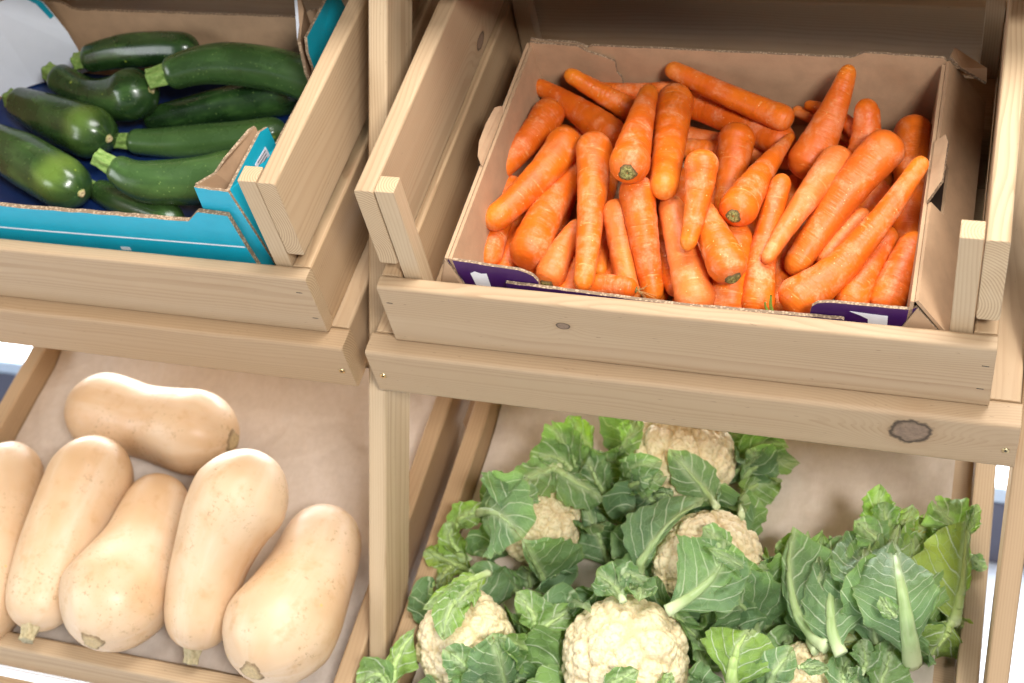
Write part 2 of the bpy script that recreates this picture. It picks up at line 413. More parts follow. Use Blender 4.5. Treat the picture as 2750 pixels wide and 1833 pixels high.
# ------------------------------------------------------------------ flat sheets with thickness
def prism(name, parent, pts, nrm, th, mats, mi=(0, 1, 2), label=None):
    """polygon pts extruded along nrm by th; material slots front, back, cut edge"""
    pts = [Vector(p) for p in pts]; off = Vector(nrm).normalized() * th
    n = len(pts); V = pts + [p + off for p in pts]
    # triangulate robustly with mathutils tessellation
    from mathutils.geometry import tessellate_polygon
    tri = tessellate_polygon([pts])
    F = [tuple(t) for t in tri] + [tuple(i + n for i in reversed(t)) for t in tri]
    nf = len(tri)
    F += [(i, (i + 1) % n, (i + 1) % n + n, i + n) for i in range(n)]
    me = mesh_from(name, V, F, smooth=False)
    idx = [mi[1]] * nf + [mi[0]] * nf + [mi[2]] * n
    me.polygons.foreach_set('material_index', idx)
    bm = bmesh.new(); bm.from_mesh(me); bmesh.ops.recalc_face_normals(bm, faces=bm.faces); bm.to_mesh(me); bm.free()
    o = link(name, me, parent, [M[m] for m in mats])
    if label: o['label'] = label
    return o

def rough_edge(a, b, n, amp, rnd):
    """points from a to b with a torn, slightly wavy line"""
    a, b = Vector(a), Vector(b); out = []
    for i in range(n + 1):
        t = i / n
        p = a.lerp(b, t)
        if 0 < i < n: p = p + Vector((0, 0, rnd.uniform(-amp, amp)))
        out.append(p)
    return out

# ------------------------------------------------------------------ swept roots and fruits
def spline(P, n):
    P = np.array(P, float); k = len(P); out = []
    ext = np.vstack([2 * P[0] - P[1], P, 2 * P[-1] - P[-2]])
    for j in range(n):
        s = j / (n - 1) * (k - 1); i = min(int(s), k - 2); t = s - i
        p0, p1, p2, p3 = ext[i:i + 4]
        out.append(.5 * ((2 * p1) + (-p0 + p2) * t + (2 * p0 - 5 * p1 + 4 * p2 - p3) * t * t + (-p0 + 3 * p1 - 3 * p2 + p3) * t ** 3))
    return np.array(out)

def swept(name, pts, mat, extA=.75, extB=.75, pA=2.1, pB=2.0, rings=44, seg=28, rmod=None, smooth_r=False, lift=0.0):
    """one closed body of revolution round a bent axis; pts = [u, v, w, r] on the shelf"""
    W = [list(T(p[:3])) + [p[3]] for p in pts]
    A, B = Vector(W[0][:3]), Vector(W[-1][:3])
    X = (B - A).normalized(); n = (TILTM.to_3x3() @ Vector((0, 0, 1))); n = (n + Vector((-.1, -.6, .1))).normalized()
    Zv = (n - X * n.dot(X)).normalized(); Yv = Zv.cross(X)
    R = Matrix((X, Yv, Zv)).transposed(); c = (A + B) / 2
    loc = [list(R.transposed() @ (Vector(w[:3]) - c)) + [w[3]] for w in W]
    S = spline(loc, 60)
    d0 = S[0, :3] - S[1, :3]; d0 /= np.linalg.norm(d0); d1 = S[-1, :3] - S[-2, :3]; d1 /= np.linalg.norm(d1)
    r0, r1 = S[0, 3], S[-1, 3]
    E0 = S[0, :3] + d0 * r0 * extA; E1 = S[-1, :3] + d1 * r1 * extB
    path = np.vstack([E0, S[:, :3], E1]); rad = np.concatenate([[r0], S[:, 3], [r1]])
    seglen = np.concatenate([[0], np.cumsum(np.linalg.norm(np.diff(path, axis=0), axis=1))]); L = seglen[-1]
    lA, lB = r0 * (extA + .35), r1 * (extB + .35)
    # denser rings at both ends
    tt = np.linspace(0, 1, rings); th = .5 - .5 * np.cos(np.pi * tt); ss = (.62 * th + .38 * tt) * L
    verts, faces, around, tip = [], [], [], []
    pp = np.stack([np.interp(ss, seglen, path[:, i]) for i in range(3)], 1); rr = np.interp(ss, seglen, rad)
    tan = np.gradient(pp, axis=0); tan /= np.linalg.norm(tan, axis=1)[:, None]
    up = np.array([0, 0, 1.0])
    for j in range(rings):
        d, e = ss[j], L - ss[j]
        cap = 1.0
        if d < lA: cap *= (max(0, 1 - (1 - d / lA) ** pA)) ** (1 / pA)
        if e < lB: cap *= (max(0, 1 - (1 - e / lB) ** pB)) ** (1 / pB)
        t = tan[j]; z = up - t * np.dot(up, t); z /= np.linalg.norm(z); y = np.cross(z, t)
        for k in range(seg):
            a = -math.pi / 2 + k / seg * math.tau
            q = rr[j] * max(cap, .004)
            if rmod: q *= rmod(ss[j] / L, a, q)
            verts.append(pp[j] + q * (math.cos(a) * y + math.sin(a) * z))
            around.append((k / seg, ss[j] / L, 0)); tip.append(0)
    for j in range(rings - 1):
        for k in range(seg):
            a, b = j * seg + k, j * seg + (k + 1) % seg
            faces.append((a, b, b + seg, a + seg))
    faces.append(tuple(reversed(range(seg)))); faces.append(tuple((rings - 1) * seg + k for k in range(seg)))
    me = mesh_from(name, verts, faces)
    bm = bmesh.new(); bm.from_mesh(me); bmesh.ops.recalc_face_normals(bm, faces=bm.faces); bm.to_mesh(me); bm.free()
    me.attributes.new('around', 'FLOAT_VECTOR', 'POINT').data.foreach_set('vector', np.array(around, np.float32).ravel())
    me.attributes.new('tipness', 'FLOAT', 'POINT')
    o = link(name, me, None, [M[mat]])
    o.matrix_world = Matrix.Translation(c) @ R.to_4x4()
    return o, dict(E0=E0, E1=E1, d0=d0, d1=d1, r0=r0, r1=r1, L=L, ss=ss, seg=seg, rings=rings)

def disc(name, parent, c, d, r, mat, dome=.2, seg=24, rings=6, irregular=.08, seed=0, label=None, offset=0.0):
    """small round end piece lying on the end of a body; tipness runs from centre to rim"""
    rn = random.Random(seed); d = np.array(d); h = np.array([0, 0, 1.0]) if abs(d[2]) < .8 else np.array([0, 1.0, 0])
    y = np.cross(h, d); y /= np.linalg.norm(y); z = np.cross(d, y)
    ph = [rn.uniform(0, 6.28) for _ in range(4)]
    V = [np.array(c) + d * (offset + r * dome * .2)]; tp = [0.0]; F = []
    for j in range(1, rings + 1):
        f = j / rings
        hgt = r * dome * (math.sin(f * math.pi) * .9 + .2 * (1 - f)) - (r * .12 if j == rings else 0)
        for k in range(seg):
            a = k / seg * math.tau
            q = r * f * (1 + irregular * f * (math.sin(3 * a + ph[0]) + .6 * math.sin(5 * a + ph[1]) + .5 * math.sin(9 * a + ph[2])))
            V.append(np.array(c) + d * (offset + hgt) + q * (math.cos(a) * y + math.sin(a) * z)); tp.append(f)
    for k in range(seg): F.append((0, 1 + k, 1 + (k + 1) % seg))
    for j in range(rings - 1):
        for k in range(seg):
            a, b = 1 + j * seg + k, 1 + j * seg + (k + 1) % seg
            F.append((a, a + seg, b + seg, b))
    me = mesh_from(name, V, F)
    me.attributes.new('tipness', 'FLOAT', 'POINT').data.foreach_set('value', np.array(tp, np.float32))
    o = link(name, me, parent, [M[mat]])
    if label: o['label'] = label
    return o

def stub(name, parent, c, d, r, length, mat, flare=1.35, lobes=5, depth=.16, bend=(0, 0, 0), seg=40, label=None, taper=1.0):
    """ridged stalk end: narrow at the fruit, flared and cut flat"""
    d = np.array(d) / np.linalg.norm(d); h = np.array([0, 0, 1.0]) if abs(d[2]) < .8 else np.array([0, 1.0, 0])
    y = np.cross(h, d); y /= np.linalg.norm(y); z = np.cross(d, y); bend = np.array(bend)
    V, F, ar = [], [], []; N = 9
    for j in range(N + 2):
        t = min(j, N) / N
        rad = r * (flare + (taper - flare) * min(1, t * 1.5) + (.18 * max(0, t - .7)))
        if j == N + 1: rad *= .0
        cc = np.array(c) + d * (length * (t - .12) if j <= N else length * .80) + bend * t * t
        for k in range(seg):
            a = k / seg * math.tau
            q = rad * (1 - depth * (.5 - .5 * math.cos(lobes * a)) ** .8 + .03 * math.sin(7 * a + 3 * t))
            V.append(cc + q * (math.cos(a) * y + math.sin(a) * z)); ar.append((k / seg, t, 0))
    for j in range(N + 1):
        for k in range(seg):
            a, b = j * seg + k, j * seg + (k + 1) % seg
            F.append((a, b, b + seg, a + seg))
    me = mesh_from(name, V, F)
    me.attributes.new('around', 'FLOAT_VECTOR', 'POINT').data.foreach_set('vector', np.array(ar, np.float32).ravel())
    o = link(name, me, parent, [M[mat]])
    if label: o['label'] = label
    return o

def thread(name, parent, pts, r, mat, seg=6):
    P = spline([list(p) + [0] for p in pts], 14)[:, :3]; V, F = [], []
    for j, p in enumerate(P):
        t = P[min(j + 1, len(P) - 1)] - P[max(j - 1, 0)]; t /= np.linalg.norm(t)
        h = np.array([0, 0, 1.0]) if abs(t[2]) < .8 else np.array([0, 1.0, 0]); y = np.cross(h, t); y /= np.linalg.norm(y); z = np.cross(t, y)
        for k in range(seg):
            a = k / seg * math.tau; V.append(p + r * (1 - .6 * j / len(P)) * (math.cos(a) * y + math.sin(a) * z))
    for j in range(len(P) - 1):
        for k in range(seg):
            a, b = j * seg + k, j * seg + (k + 1) % seg; F.append((a, b, b + seg, a + seg))
    return link(name, mesh_from(name, V, F), parent, [M[mat]])

# ------------------------------------------------------------------ cauliflower
def fib(n, seed, jit):
    rn = np.random.RandomState(seed); i = np.arange(n) + .5
    ph = np.arccos(1 - 2 * i / n); th = np.pi * (1 + 5 ** .5) * i
    P = np.stack([np.cos(th) * np.sin(ph), np.sin(th) * np.sin(ph), np.cos(ph)], 1) + rn.normal(0, jit, (n, 3))
    return P / np.linalg.norm(P, axis=1)[:, None]

def curd_mesh(name, R, seed):
    bm = bmesh.new(); bmesh.ops.create_icosphere(bm, subdivisions=6, radius=1)
    me = bpy.data.meshes.new(name); bm.to_mesh(me); bm.free()
    n = len(me.vertices); d = np.empty(n * 3); me.vertices.foreach_get('co', d); d = d.reshape(-1, 3)
    rn = np.random.RandomState(seed)
    def cells(m, sd, jit):
        q = fib(m, sd, jit); out = np.empty(n); rid = np.empty(n, int)
        for k in range(0, n, 6000):
            dot = d[k:k + 6000] @ q.T; rid[k:k + 6000] = dot.argmax(1)
            p2 = -np.partition(-dot, 1, axis=1)[:, :2]; a = np.arccos(np.clip(p2, -1, 1))
            out[k:k + 6000] = 1 - (a[:, 0] / (a[:, 1] + 1e-9)) ** 2
        return out, rid
    h1, r1 = cells(34, seed, .14); h2, r2 = cells(190, seed + 1, .05); h3, r3 = cells(1150, seed + 2, .019)
    up = rn.uniform(-.025, .025, 190)[r2] + rn.uniform(-.03, .03, 34)[r1]
    f = lambda h, p: np.clip(h, 0, 1) ** p
    rr = R * (.80 + .115 * f(h1, .5) + .048 * f(h2, .55) + .026 * f(h3, .6) + up * f(h1, .5))
    co = d * rr[:, None]; co[:, 2] *= .93
    cav = np.clip(.20 + .55 * f(h3, .45) + .35 * f(h2, .5) - .12 + .15 * f(h1, .5), 0, 1)
    me.vertices.foreach_set('co', co.astype(np.float32).ravel())
    cav = np.clip(.12 + .9 * np.minimum(np.minimum(h1 * 1.5, h2 * 1.3), h3), 0, 1) * np.clip((d[:, 2] + 1.15), 0.2, 1)  # low in the creases and underneath, where the painted shade goes
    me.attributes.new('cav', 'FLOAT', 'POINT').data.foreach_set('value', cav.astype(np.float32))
    me.polygons.foreach_set('use_smooth', [True] * len(me.polygons)); me.update()
    return me

CAM = Vector((0.6565, -1.5794, 1.4600))
def leaf(parent, origin, P, width, asym, curl, ruf, hue, ribw, spheres, seed):
    rn = random.Random(seed)
    P = [np.array(T(p)) for p in P]
    NL, NS = 34, 23
    width *= 1.17; P[2] = P[2] + (P[2] - P[1]) * .10
    def bez(t):
        b0, b1, b2 = 2 * (t - .5) * (t - 1), 4 * t * (1 - t), 2 * t * (t - .5)
        return b0 * P[0] + b1 * P[1] + b2 * P[2]
    ts = np.linspace(0, 1, NL); C = np.array([bez(t) for t in ts]); Tn = np.gradient(C, axis=0); Tn /= np.linalg.norm(Tn, axis=1)[:, None]
    L = np.linalg.norm(np.diff(C, axis=0), axis=1).sum()
    view = np.array(CAM) - C.mean(0); view /= np.linalg.norm(view)
    hub = C.mean(0) - np.array(origin); hub /= (np.linalg.norm(hub) + 1e-6)
    Fv = view * .75 + hub * .45; Fv /= np.linalg.norm(Fv)
    ph = [rn.uniform(0, 6.28) for _ in range(8)]
    V, uv, ed = [], [], []
    S = np.linspace(-1, 1, NS); rib = []
    lob = [rn.uniform(.85, 1.12) for _ in range(24)]
    for j, t in enumerate(ts):
        tt = Tn[j]; sd = np.cross(tt, Fv); sd /= np.linalg.norm(sd); nn = np.cross(sd, tt)
        prof = (math.sin(math.pi * min(1, (t * .93 + .05)) ** .85)) ** .62
        prof *= .38 + .62 * min(1, t / .32)
        if t > .86: prof *= max(.06, math.sqrt(max(0, 1 - ((t - .86) / .14) ** 2)) * .8 + .2 * (1 - (t - .86) / .14))
        for s in S:
            sideshare = 1 + (asym if s > 0 else -asym)
            a = abs(s); q = 0 if s > 0 else 3
            edge = 1 + a ** 3 * (.06 * math.sin(t * 17 + ph[q]) + .04 * math.sin(t * 43 + ph[q + 1]) + .045 * rn.uniform(-1, 1) * ruf)
            wd = width * .5 * prof * sideshare * s * edge
            hgt = curl * width * .5 * (a ** 2) * (.6 + .4 * math.sin(t * 3 + ph[6]))
            hgt += ruf * width * .055 * (a ** 2.2) * (math.sin(t * 15 + ph[q] + 2 * s) + .6 * math.sin(t * 29 + ph[q + 2]))
            hgt += width * .03 * math.sin(t * 9 + s * 5 + ph[7]) * a
            hgt += .0045 * noise.noise(Vector((t * 6 + seed, s * 4, 0))) + .0030 * noise.noise(Vector((t * 17 + seed, s * 11, 3)))
            hgt += ruf * width * .022 * a ** 3 * math.sin(t * 52 + ph[q + 1] + 3 * a)
            p = C[j] + sd * wd * (1 - .18 * abs(curl) * a) + nn * hgt + tt * (a ** 1.5) * width * .16
            V.append(p); uv.append((t * L, wd, t)); ed.append(a if t < .95 else 1)
        rib.append((C[j], nn, sd))
    V = np.array(V)
    for c, R in spheres:
        c = np.array(c); dv = V - c; ln = np.linalg.norm(dv, axis=1); k = ln < R + .004
        V[k] = c + dv[k] / ln[k][:, None] * (R + .004 + .0 * ln[k][:, None])
    RC = np.array([V[j * NS + NS // 2] for j in range(NL)])
    F = [(j * NS + k, j * NS + k + 1, (j + 1) * NS + k + 1, (j + 1) * NS + k) for j in range(NL - 1) for k in range(NS - 1)]
    o0 = np.array(origin)
    me = mesh_from('leaf', V - o0, F)
    me.attributes.new('leafuv', 'FLOAT_VECTOR', 'POINT').data.foreach_set('vector', np.array(uv, np.float32).ravel())
    me.attributes.new('edge', 'FLOAT', 'POINT').data.foreach_set('value', np.array(ed, np.float32))
    o = link('leaf', me, parent, [M['leaf']])
    j = rn.uniform(-.15, .15)
    def lerp(a, b, t): return tuple(x + (y - x) * t for x, y in zip(a, b))
    h = hue + j * .5
    dark, mid, bright, yel, brn = (.105, .20, .088), (.215, .355, .14), (.34, .53, .07), (.46, .48, .06), (.38, .25, .09)
    if h < 0: cc = lerp(mid, dark, min(1, -h * 2))
    elif h < .6: cc = lerp(mid, bright, h / .6)
    elif h < 1.05: cc = lerp(bright, yel, (h - .6) / .45)
    else: cc = lerp(yel, brn, min(1, (h - 1.05) / .2))
    o.color = (*cc, 1)
    if hue >= .9: o['label'] = 'yellowed leaf'
    # midrib
    V2, F2, ar, tp = [], [], [], []; sg = 10
    for jx in range(NL):
        t = ts[jx]; nn, sd = rib[jx][1], rib[jx][2]
        if jx: tgt = RC[min(jx + 1, NL - 1)] - RC[jx - 1]
        else: tgt = RC[1] - RC[0]
        tgt = tgt / np.linalg.norm(tgt); sd = np.cross(tgt, nn); sd /= np.linalg.norm(sd); nn = np.cross(sd, tgt)
        rad = ribw * (.0044 * (1 - t) ** 1.0 + .0006)
        for k in range(sg):
            a = k / sg * math.tau
            V2.append(RC[jx] - o0 + sd * rad * math.cos(a) + nn * (rad * .75 * math.sin(a) + rad * .12)); ar.append((k / sg, t, 0)); tp.append(t)
    for jx in range(NL - 1):
        for k in range(sg):
            a, b = jx * sg + k, jx * sg + (k + 1) % sg; F2.append((a, b, b + sg, a + sg))
    F2.append(tuple(reversed(range(sg)))); F2.append(tuple((NL - 1) * sg + k for k in range(sg)))
    m2 = mesh_from('midrib', V2, F2)
    m2.attributes.new('around', 'FLOAT_VECTOR', 'POINT').data.foreach_set('vector', np.array(ar, np.float32).ravel())
    m2.attributes.new('tipness', 'FLOAT', 'POINT').data.foreach_set('value', np.array(tp, np.float32))
    r = link('midrib', m2, o, [M['rib']]); r.color = o.color
    return o
CARROT=[
('back_hidden',0,[[0.2769,0.3894,0.0774,0.013],[0.2542,0.3885,0.0746,0.0128],[0.2313,0.3882,0.0724,0.0125],[0.2003,0.3889,0.0704,0.0123],[0.1767,0.3903,0.0697,0.0121]]),
('behind_pair',0,[[0.4266,0.3237,0.0631,0.0217],[0.4015,0.3385,0.0626,0.021],[0.3743,0.3526,0.0623,0.0203],[0.3349,0.3702,0.0624,0.0193],[0.3028,0.3827,0.0628,0.0186]]),
('mid_horizontal',0,[[0.3706,0.3137,0.0506,0.0137],[0.3586,0.315,0.0491,0.0135],[0.3448,0.3161,0.0479,0.0133],[0.3236,0.3171,0.0472,0.013],[0.3056,0.3175,0.0472,0.0128]]),
('sliver_a',0,[[0.5192,0.327,0.053,0.0123],[0.5071,0.332,0.0535,0.0114],[0.4937,0.3371,0.0546,0.0104],[0.474,0.3442,0.0569,0.0091],[0.4577,0.3497,0.0593,0.0082]]),
('sliver_b',0,[[0.5195,0.3223,0.0748,0.0127],[0.5027,0.3363,0.0729,0.0116],[0.4847,0.3495,0.0709,0.0105],[0.4587,0.3657,0.068,0.0089],[0.4377,0.3768,0.0656,0.0077]]),
('sliver_c',0,[[0.5171,0.3178,0.0949,0.01],[0.5038,0.3332,0.0934,0.0093],[0.4896,0.3469,0.0908,0.0087],[0.4696,0.3624,0.0859,0.0078],[0.4537,0.3719,0.081,0.0071]]),
('back_long',0,[[0.4288,0.332,0.0946,0.0166],[0.3983,0.3441,0.0966,0.0155],[0.3655,0.3569,0.1,0.0144],[0.3182,0.375,0.1066,0.0128],[0.28,0.3894,0.1132,0.0116]]),
('back_left2',0,[[0.2494,0.3581,0.0535,0.0187],[0.2256,0.3623,0.0651,0.0167],[0.2018,0.3669,0.077,0.0148],[0.17,0.3734,0.0931,0.0122],[0.146,0.3786,0.1055,0.0102]]),
('left_top',0,[[0.2115,0.3122,0.0636,0.0246],[0.1889,0.3301,0.0662,0.0216],[0.164,0.3472,0.0691,0.0184],[0.1274,0.369,0.0735,0.0142],[0.0971,0.3845,0.0772,0.011]]),
('right_back',0,[[0.5828,0.3489,0.0704,0.0239],[0.5851,0.3077,0.0675,0.0218],[0.5874,0.2667,0.0648,0.0197],[0.5905,0.2123,0.0613,0.017],[0.5929,0.1718,0.0589,0.0151]]),
('right_narrow',0,[[0.5273,0.2769,0.0852,0.0182],[0.5299,0.2915,0.0961,0.0175],[0.5311,0.304,0.106,0.0167],[0.5305,0.3173,0.1175,0.0158],[0.5286,0.3247,0.1249,0.015]]),
('shade_right',0,[[0.5542,0.2447,0.0692,0.018],[0.5472,0.2353,0.0668,0.0174],[0.5405,0.2238,0.0628,0.0168],[0.532,0.2052,0.0548,0.016],[0.526,0.1888,0.0468,0.0154]]),
('left_low',0,[[0.0986,0.2228,0.0523,0.0189],[0.0971,0.1982,0.054,0.0185],[0.0968,0.1722,0.0543,0.0181],[0.098,0.1355,0.0526,0.0176],[0.1001,0.1065,0.0497,0.0172]]),
('low_a',0,[[0.2211,0.2167,0.0556,0.0125],[0.2269,0.1885,0.0524,0.0118],[0.2323,0.1614,0.0503,0.0111],[0.2387,0.127,0.049,0.0101],[0.243,0.1024,0.0491,0.0094]]),
('low_b',0,[[0.259,0.1518,0.1053,0.0171],[0.2638,0.135,0.0936,0.0166],[0.2696,0.1174,0.0809,0.0161],[0.2788,0.0927,0.0626,0.0154],[0.2868,0.0734,0.0477,0.0149]]),
('shade_mid',0,[[0.3423,0.0801,0.0573,0.0127],[0.3344,0.0914,0.0555,0.0128],[0.3273,0.1049,0.0549,0.0129],[0.319,0.126,0.056,0.013],[0.3137,0.1444,0.0583,0.0131]]),
('fat_bottom',0,[[0.4052,0.0625,0.0562,0.024],[0.4047,0.0783,0.0661,0.0231],[0.4044,0.0941,0.0761,0.0222],[0.4043,0.1154,0.0893,0.021],[0.4045,0.1315,0.0992,0.0201]]),
('right_low1',0,[[0.5415,0.0827,0.06,0.0201],[0.5463,0.1016,0.0625,0.0193],[0.5521,0.1214,0.0651,0.0185],[0.5615,0.149,0.069,0.0174],[0.5697,0.1707,0.0722,0.0165]]),
('right_low2',0,[[0.5792,0.0881,0.0553,0.021],[0.5851,0.1061,0.0626,0.0202],[0.5906,0.1227,0.0691,0.0193],[0.5974,0.1429,0.0764,0.0181],[0.6022,0.1565,0.081,0.0173]]),
('shade_low',0,[[0.5075,0.1377,0.0598,0.0151],[0.5134,0.1515,0.0653,0.0151],[0.5199,0.1646,0.07,0.0151],[0.5296,0.181,0.0751,0.0152],[0.5376,0.1926,0.0781,0.0152]]),
('back_upright',0,[[0.4659,0.2746,0.078,0.0274],[0.4755,0.2961,0.0906,0.0236],[0.4842,0.3182,0.1041,0.0198],[0.4945,0.3487,0.1233,0.0148],[0.5011,0.3724,0.1387,0.011]]),
('left_upper',0,[[0.1245,0.3353,0.0784,0.0221],[0.1187,0.3124,0.0782,0.0202],[0.1113,0.2886,0.078,0.0182],[0.099,0.2555,0.0776,0.0157],[0.0879,0.2297,0.0774,0.0138]]),
('mid_top',0,[[0.3742,0.308,0.0815,0.0237],[0.3752,0.2888,0.0749,0.0213],[0.3754,0.2691,0.0682,0.0189],[0.3745,0.2419,0.059,0.0157],[0.3728,0.2209,0.052,0.0133]]),
('left_arm',0,[[0.155,0.1066,0.0648,0.0259],[0.1571,0.1403,0.0647,0.024],[0.1611,0.1745,0.0643,0.022],[0.1696,0.2208,0.063,0.0192],[0.1785,0.2562,0.0616,0.0171]]),
('crown_left',1,[[0.1878,0.0801,0.0579,0.0193],[0.1898,0.0967,0.0603,0.0174],[0.1929,0.1135,0.0624,0.0154],[0.1987,0.1362,0.0648,0.0127],[0.2042,0.1534,0.0664,0.0106]]),
('root_end',2,[[0.2902,0.062,0.0697,0.0127],[0.2796,0.0636,0.0696,0.0128],[0.268,0.0643,0.0691,0.013],[0.251,0.0639,0.0681,0.0132],[0.2371,0.0625,0.0671,0.0133]]),
('crown_low',3,[[0.3713,0.0504,0.0735,0.0234],[0.3616,0.0733,0.0789,0.0215],[0.351,0.0978,0.086,0.0195],[0.3354,0.1333,0.098,0.0169],[0.3226,0.1621,0.1089,0.0149]]),
('crown_right',1,[[0.4061,0.0741,0.1103,0.0235],[0.3959,0.0912,0.1153,0.0214],[0.386,0.1075,0.1197,0.0192],[0.3736,0.1281,0.1243,0.0163],[0.3648,0.1426,0.1269,0.014]]),
('low_right',0,[[0.4411,0.0589,0.066,0.0198],[0.4384,0.0864,0.077,0.018],[0.4381,0.1168,0.0892,0.0163],[0.4417,0.1617,0.1071,0.0139],[0.4473,0.1987,0.1219,0.0121]]),
('left_mid',0,[[0.1668,0.2662,0.0968,0.023],[0.1582,0.2401,0.0929,0.0214],[0.146,0.2121,0.0892,0.0198],[0.1242,0.1723,0.0842,0.0176],[0.1039,0.1404,0.0807,0.0161]]),
('centre_left',0,[[0.2115,0.2432,0.1157,0.0225],[0.2196,0.2017,0.1103,0.0199],[0.2267,0.1583,0.104,0.0173],[0.2349,0.0977,0.0941,0.014],[0.2399,0.0505,0.0857,0.0116]]),
('centre',0,[[0.2834,0.1636,0.1291,0.022],[0.2903,0.1431,0.1127,0.02],[0.2975,0.1221,0.0958,0.018],[0.3075,0.0934,0.0725,0.0153],[0.3153,0.0712,0.0545,0.0133]]),
('yellow_tip',0,[[0.3635,0.1685,0.1771,0.0198],[0.3642,0.1523,0.1662,0.0174],[0.3638,0.1348,0.1547,0.015],[0.3617,0.1095,0.1386,0.0118],[0.3588,0.089,0.1259,0.0094]]),
('crown_top',1,[[0.2788,0.164,0.168,0.0241],[0.2746,0.1987,0.1585,0.0215],[0.2709,0.2348,0.1499,0.0187],[0.2668,0.2852,0.1396,0.0149],[0.2645,0.3247,0.1329,0.0119]]),
('top_mid',0,[[0.2934,0.3401,0.109,0.0235],[0.2987,0.2978,0.1144,0.022],[0.3041,0.2564,0.1203,0.0205],[0.3114,0.2026,0.1292,0.0186],[0.317,0.1633,0.1366,0.0172]]),
('crown_pointed',1,[[0.4075,0.1392,0.1354,0.0228],[0.414,0.18,0.1245,0.0191],[0.421,0.2202,0.113,0.0153],[0.4312,0.273,0.0966,0.01],[0.4396,0.3117,0.0834,0.0059]]),
('right_mid',0,[[0.5048,0.2529,0.1071,0.0215],[0.4922,0.2227,0.1102,0.0184],[0.4791,0.189,0.1109,0.0153],[0.4606,0.1388,0.1084,0.0113],[0.4462,0.0974,0.1039,0.0084]]),
('right_big',0,[[0.5584,0.2587,0.1289,0.0247],[0.5378,0.2314,0.1168,0.0226],[0.5178,0.2019,0.1029,0.0205],[0.4921,0.1594,0.0816,0.0177],[0.4735,0.1251,0.0636,0.0156]]),
('right_long',0,[[0.4831,0.0676,0.0733,0.0255],[0.5078,0.0887,0.0794,0.022],[0.5338,0.1187,0.0913,0.0185],[0.5708,0.1725,0.1165,0.0138],[0.6001,0.2231,0.1424,0.0103]]),
]
CARROT_BED=[
[[0.123,0.2625,0.032,0.0195],[0.1216,0.218,0.032,0.0178],[0.1202,0.1734,0.032,0.0161],[0.1182,0.114,0.032,0.0139],[0.1168,0.0694,0.032,0.0123]],
[[0.1608,0.305,0.032,0.0206],[0.161,0.2558,0.032,0.0189],[0.1611,0.2067,0.032,0.0171],[0.1614,0.1412,0.032,0.0148],[0.1616,0.092,0.032,0.0131]],
[[0.2093,0.0686,0.032,0.0214],[0.2096,0.1188,0.032,0.02],[0.21,0.1691,0.032,0.0186],[0.2104,0.2361,0.032,0.0166],[0.2107,0.2864,0.032,0.0152]],
[[0.2618,0.0851,0.032,0.0216],[0.262,0.134,0.032,0.0195],[0.2621,0.1829,0.032,0.0174],[0.2624,0.2481,0.032,0.0145],[0.2626,0.297,0.032,0.0123]],
[[0.3086,0.2756,0.032,0.0193],[0.3095,0.2305,0.032,0.0185],[0.3103,0.1854,0.032,0.0176],[0.3115,0.1253,0.032,0.0166],[0.3124,0.0802,0.032,0.0157]],
[[0.3556,0.072,0.032,0.0216],[0.3553,0.1221,0.032,0.0202],[0.3551,0.1723,0.032,0.0188],[0.3547,0.2391,0.032,0.0168],[0.3545,0.2893,0.032,0.0154]],
[[0.3976,0.2869,0.032,0.0199],[0.3975,0.2401,0.032,0.0188],[0.3975,0.1932,0.032,0.0178],[0.3975,0.1308,0.032,0.0163],[0.3975,0.084,0.032,0.0153]],
[[0.4565,0.0851,0.032,0.0204],[0.4542,0.1308,0.032,0.0188],[0.452,0.1766,0.032,0.0172],[0.4491,0.2377,0.032,0.015],[0.4468,0.2835,0.032,0.0134]],
[[0.501,0.0765,0.032,0.0198],[0.4998,0.1218,0.032,0.0184],[0.4986,0.167,0.032,0.0169],[0.497,0.2273,0.032,0.0149],[0.4958,0.2726,0.032,0.0134]],
[[0.5469,0.2995,0.032,0.0192],[0.5473,0.2494,0.032,0.0177],[0.5477,0.1993,0.032,0.0163],[0.5483,0.1324,0.032,0.0144],[0.5487,0.0823,0.032,0.0129]],
[[0.5978,0.2694,0.032,0.0204],[0.5972,0.2233,0.032,0.0185],[0.5967,0.1772,0.032,0.0166],[0.5959,0.1156,0.032,0.0141],[0.5954,0.0695,0.032,0.0122]],
[[0.12,0.335,0.032,0.021],[0.1569,0.3327,0.032,0.0194],[0.1938,0.3304,0.032,0.0178],[0.2431,0.3273,0.032,0.0156],[0.28,0.325,0.032,0.014]],
[[0.29,0.345,0.032,0.021],[0.3258,0.3404,0.032,0.0194],[0.3615,0.3358,0.032,0.0178],[0.4092,0.3296,0.032,0.0156],[0.445,0.325,0.032,0.014]],
[[0.46,0.355,0.032,0.021],[0.4946,0.3481,0.032,0.0194],[0.5292,0.3412,0.032,0.0178],[0.5754,0.3319,0.032,0.0156],[0.61,0.325,0.032,0.014]],
]
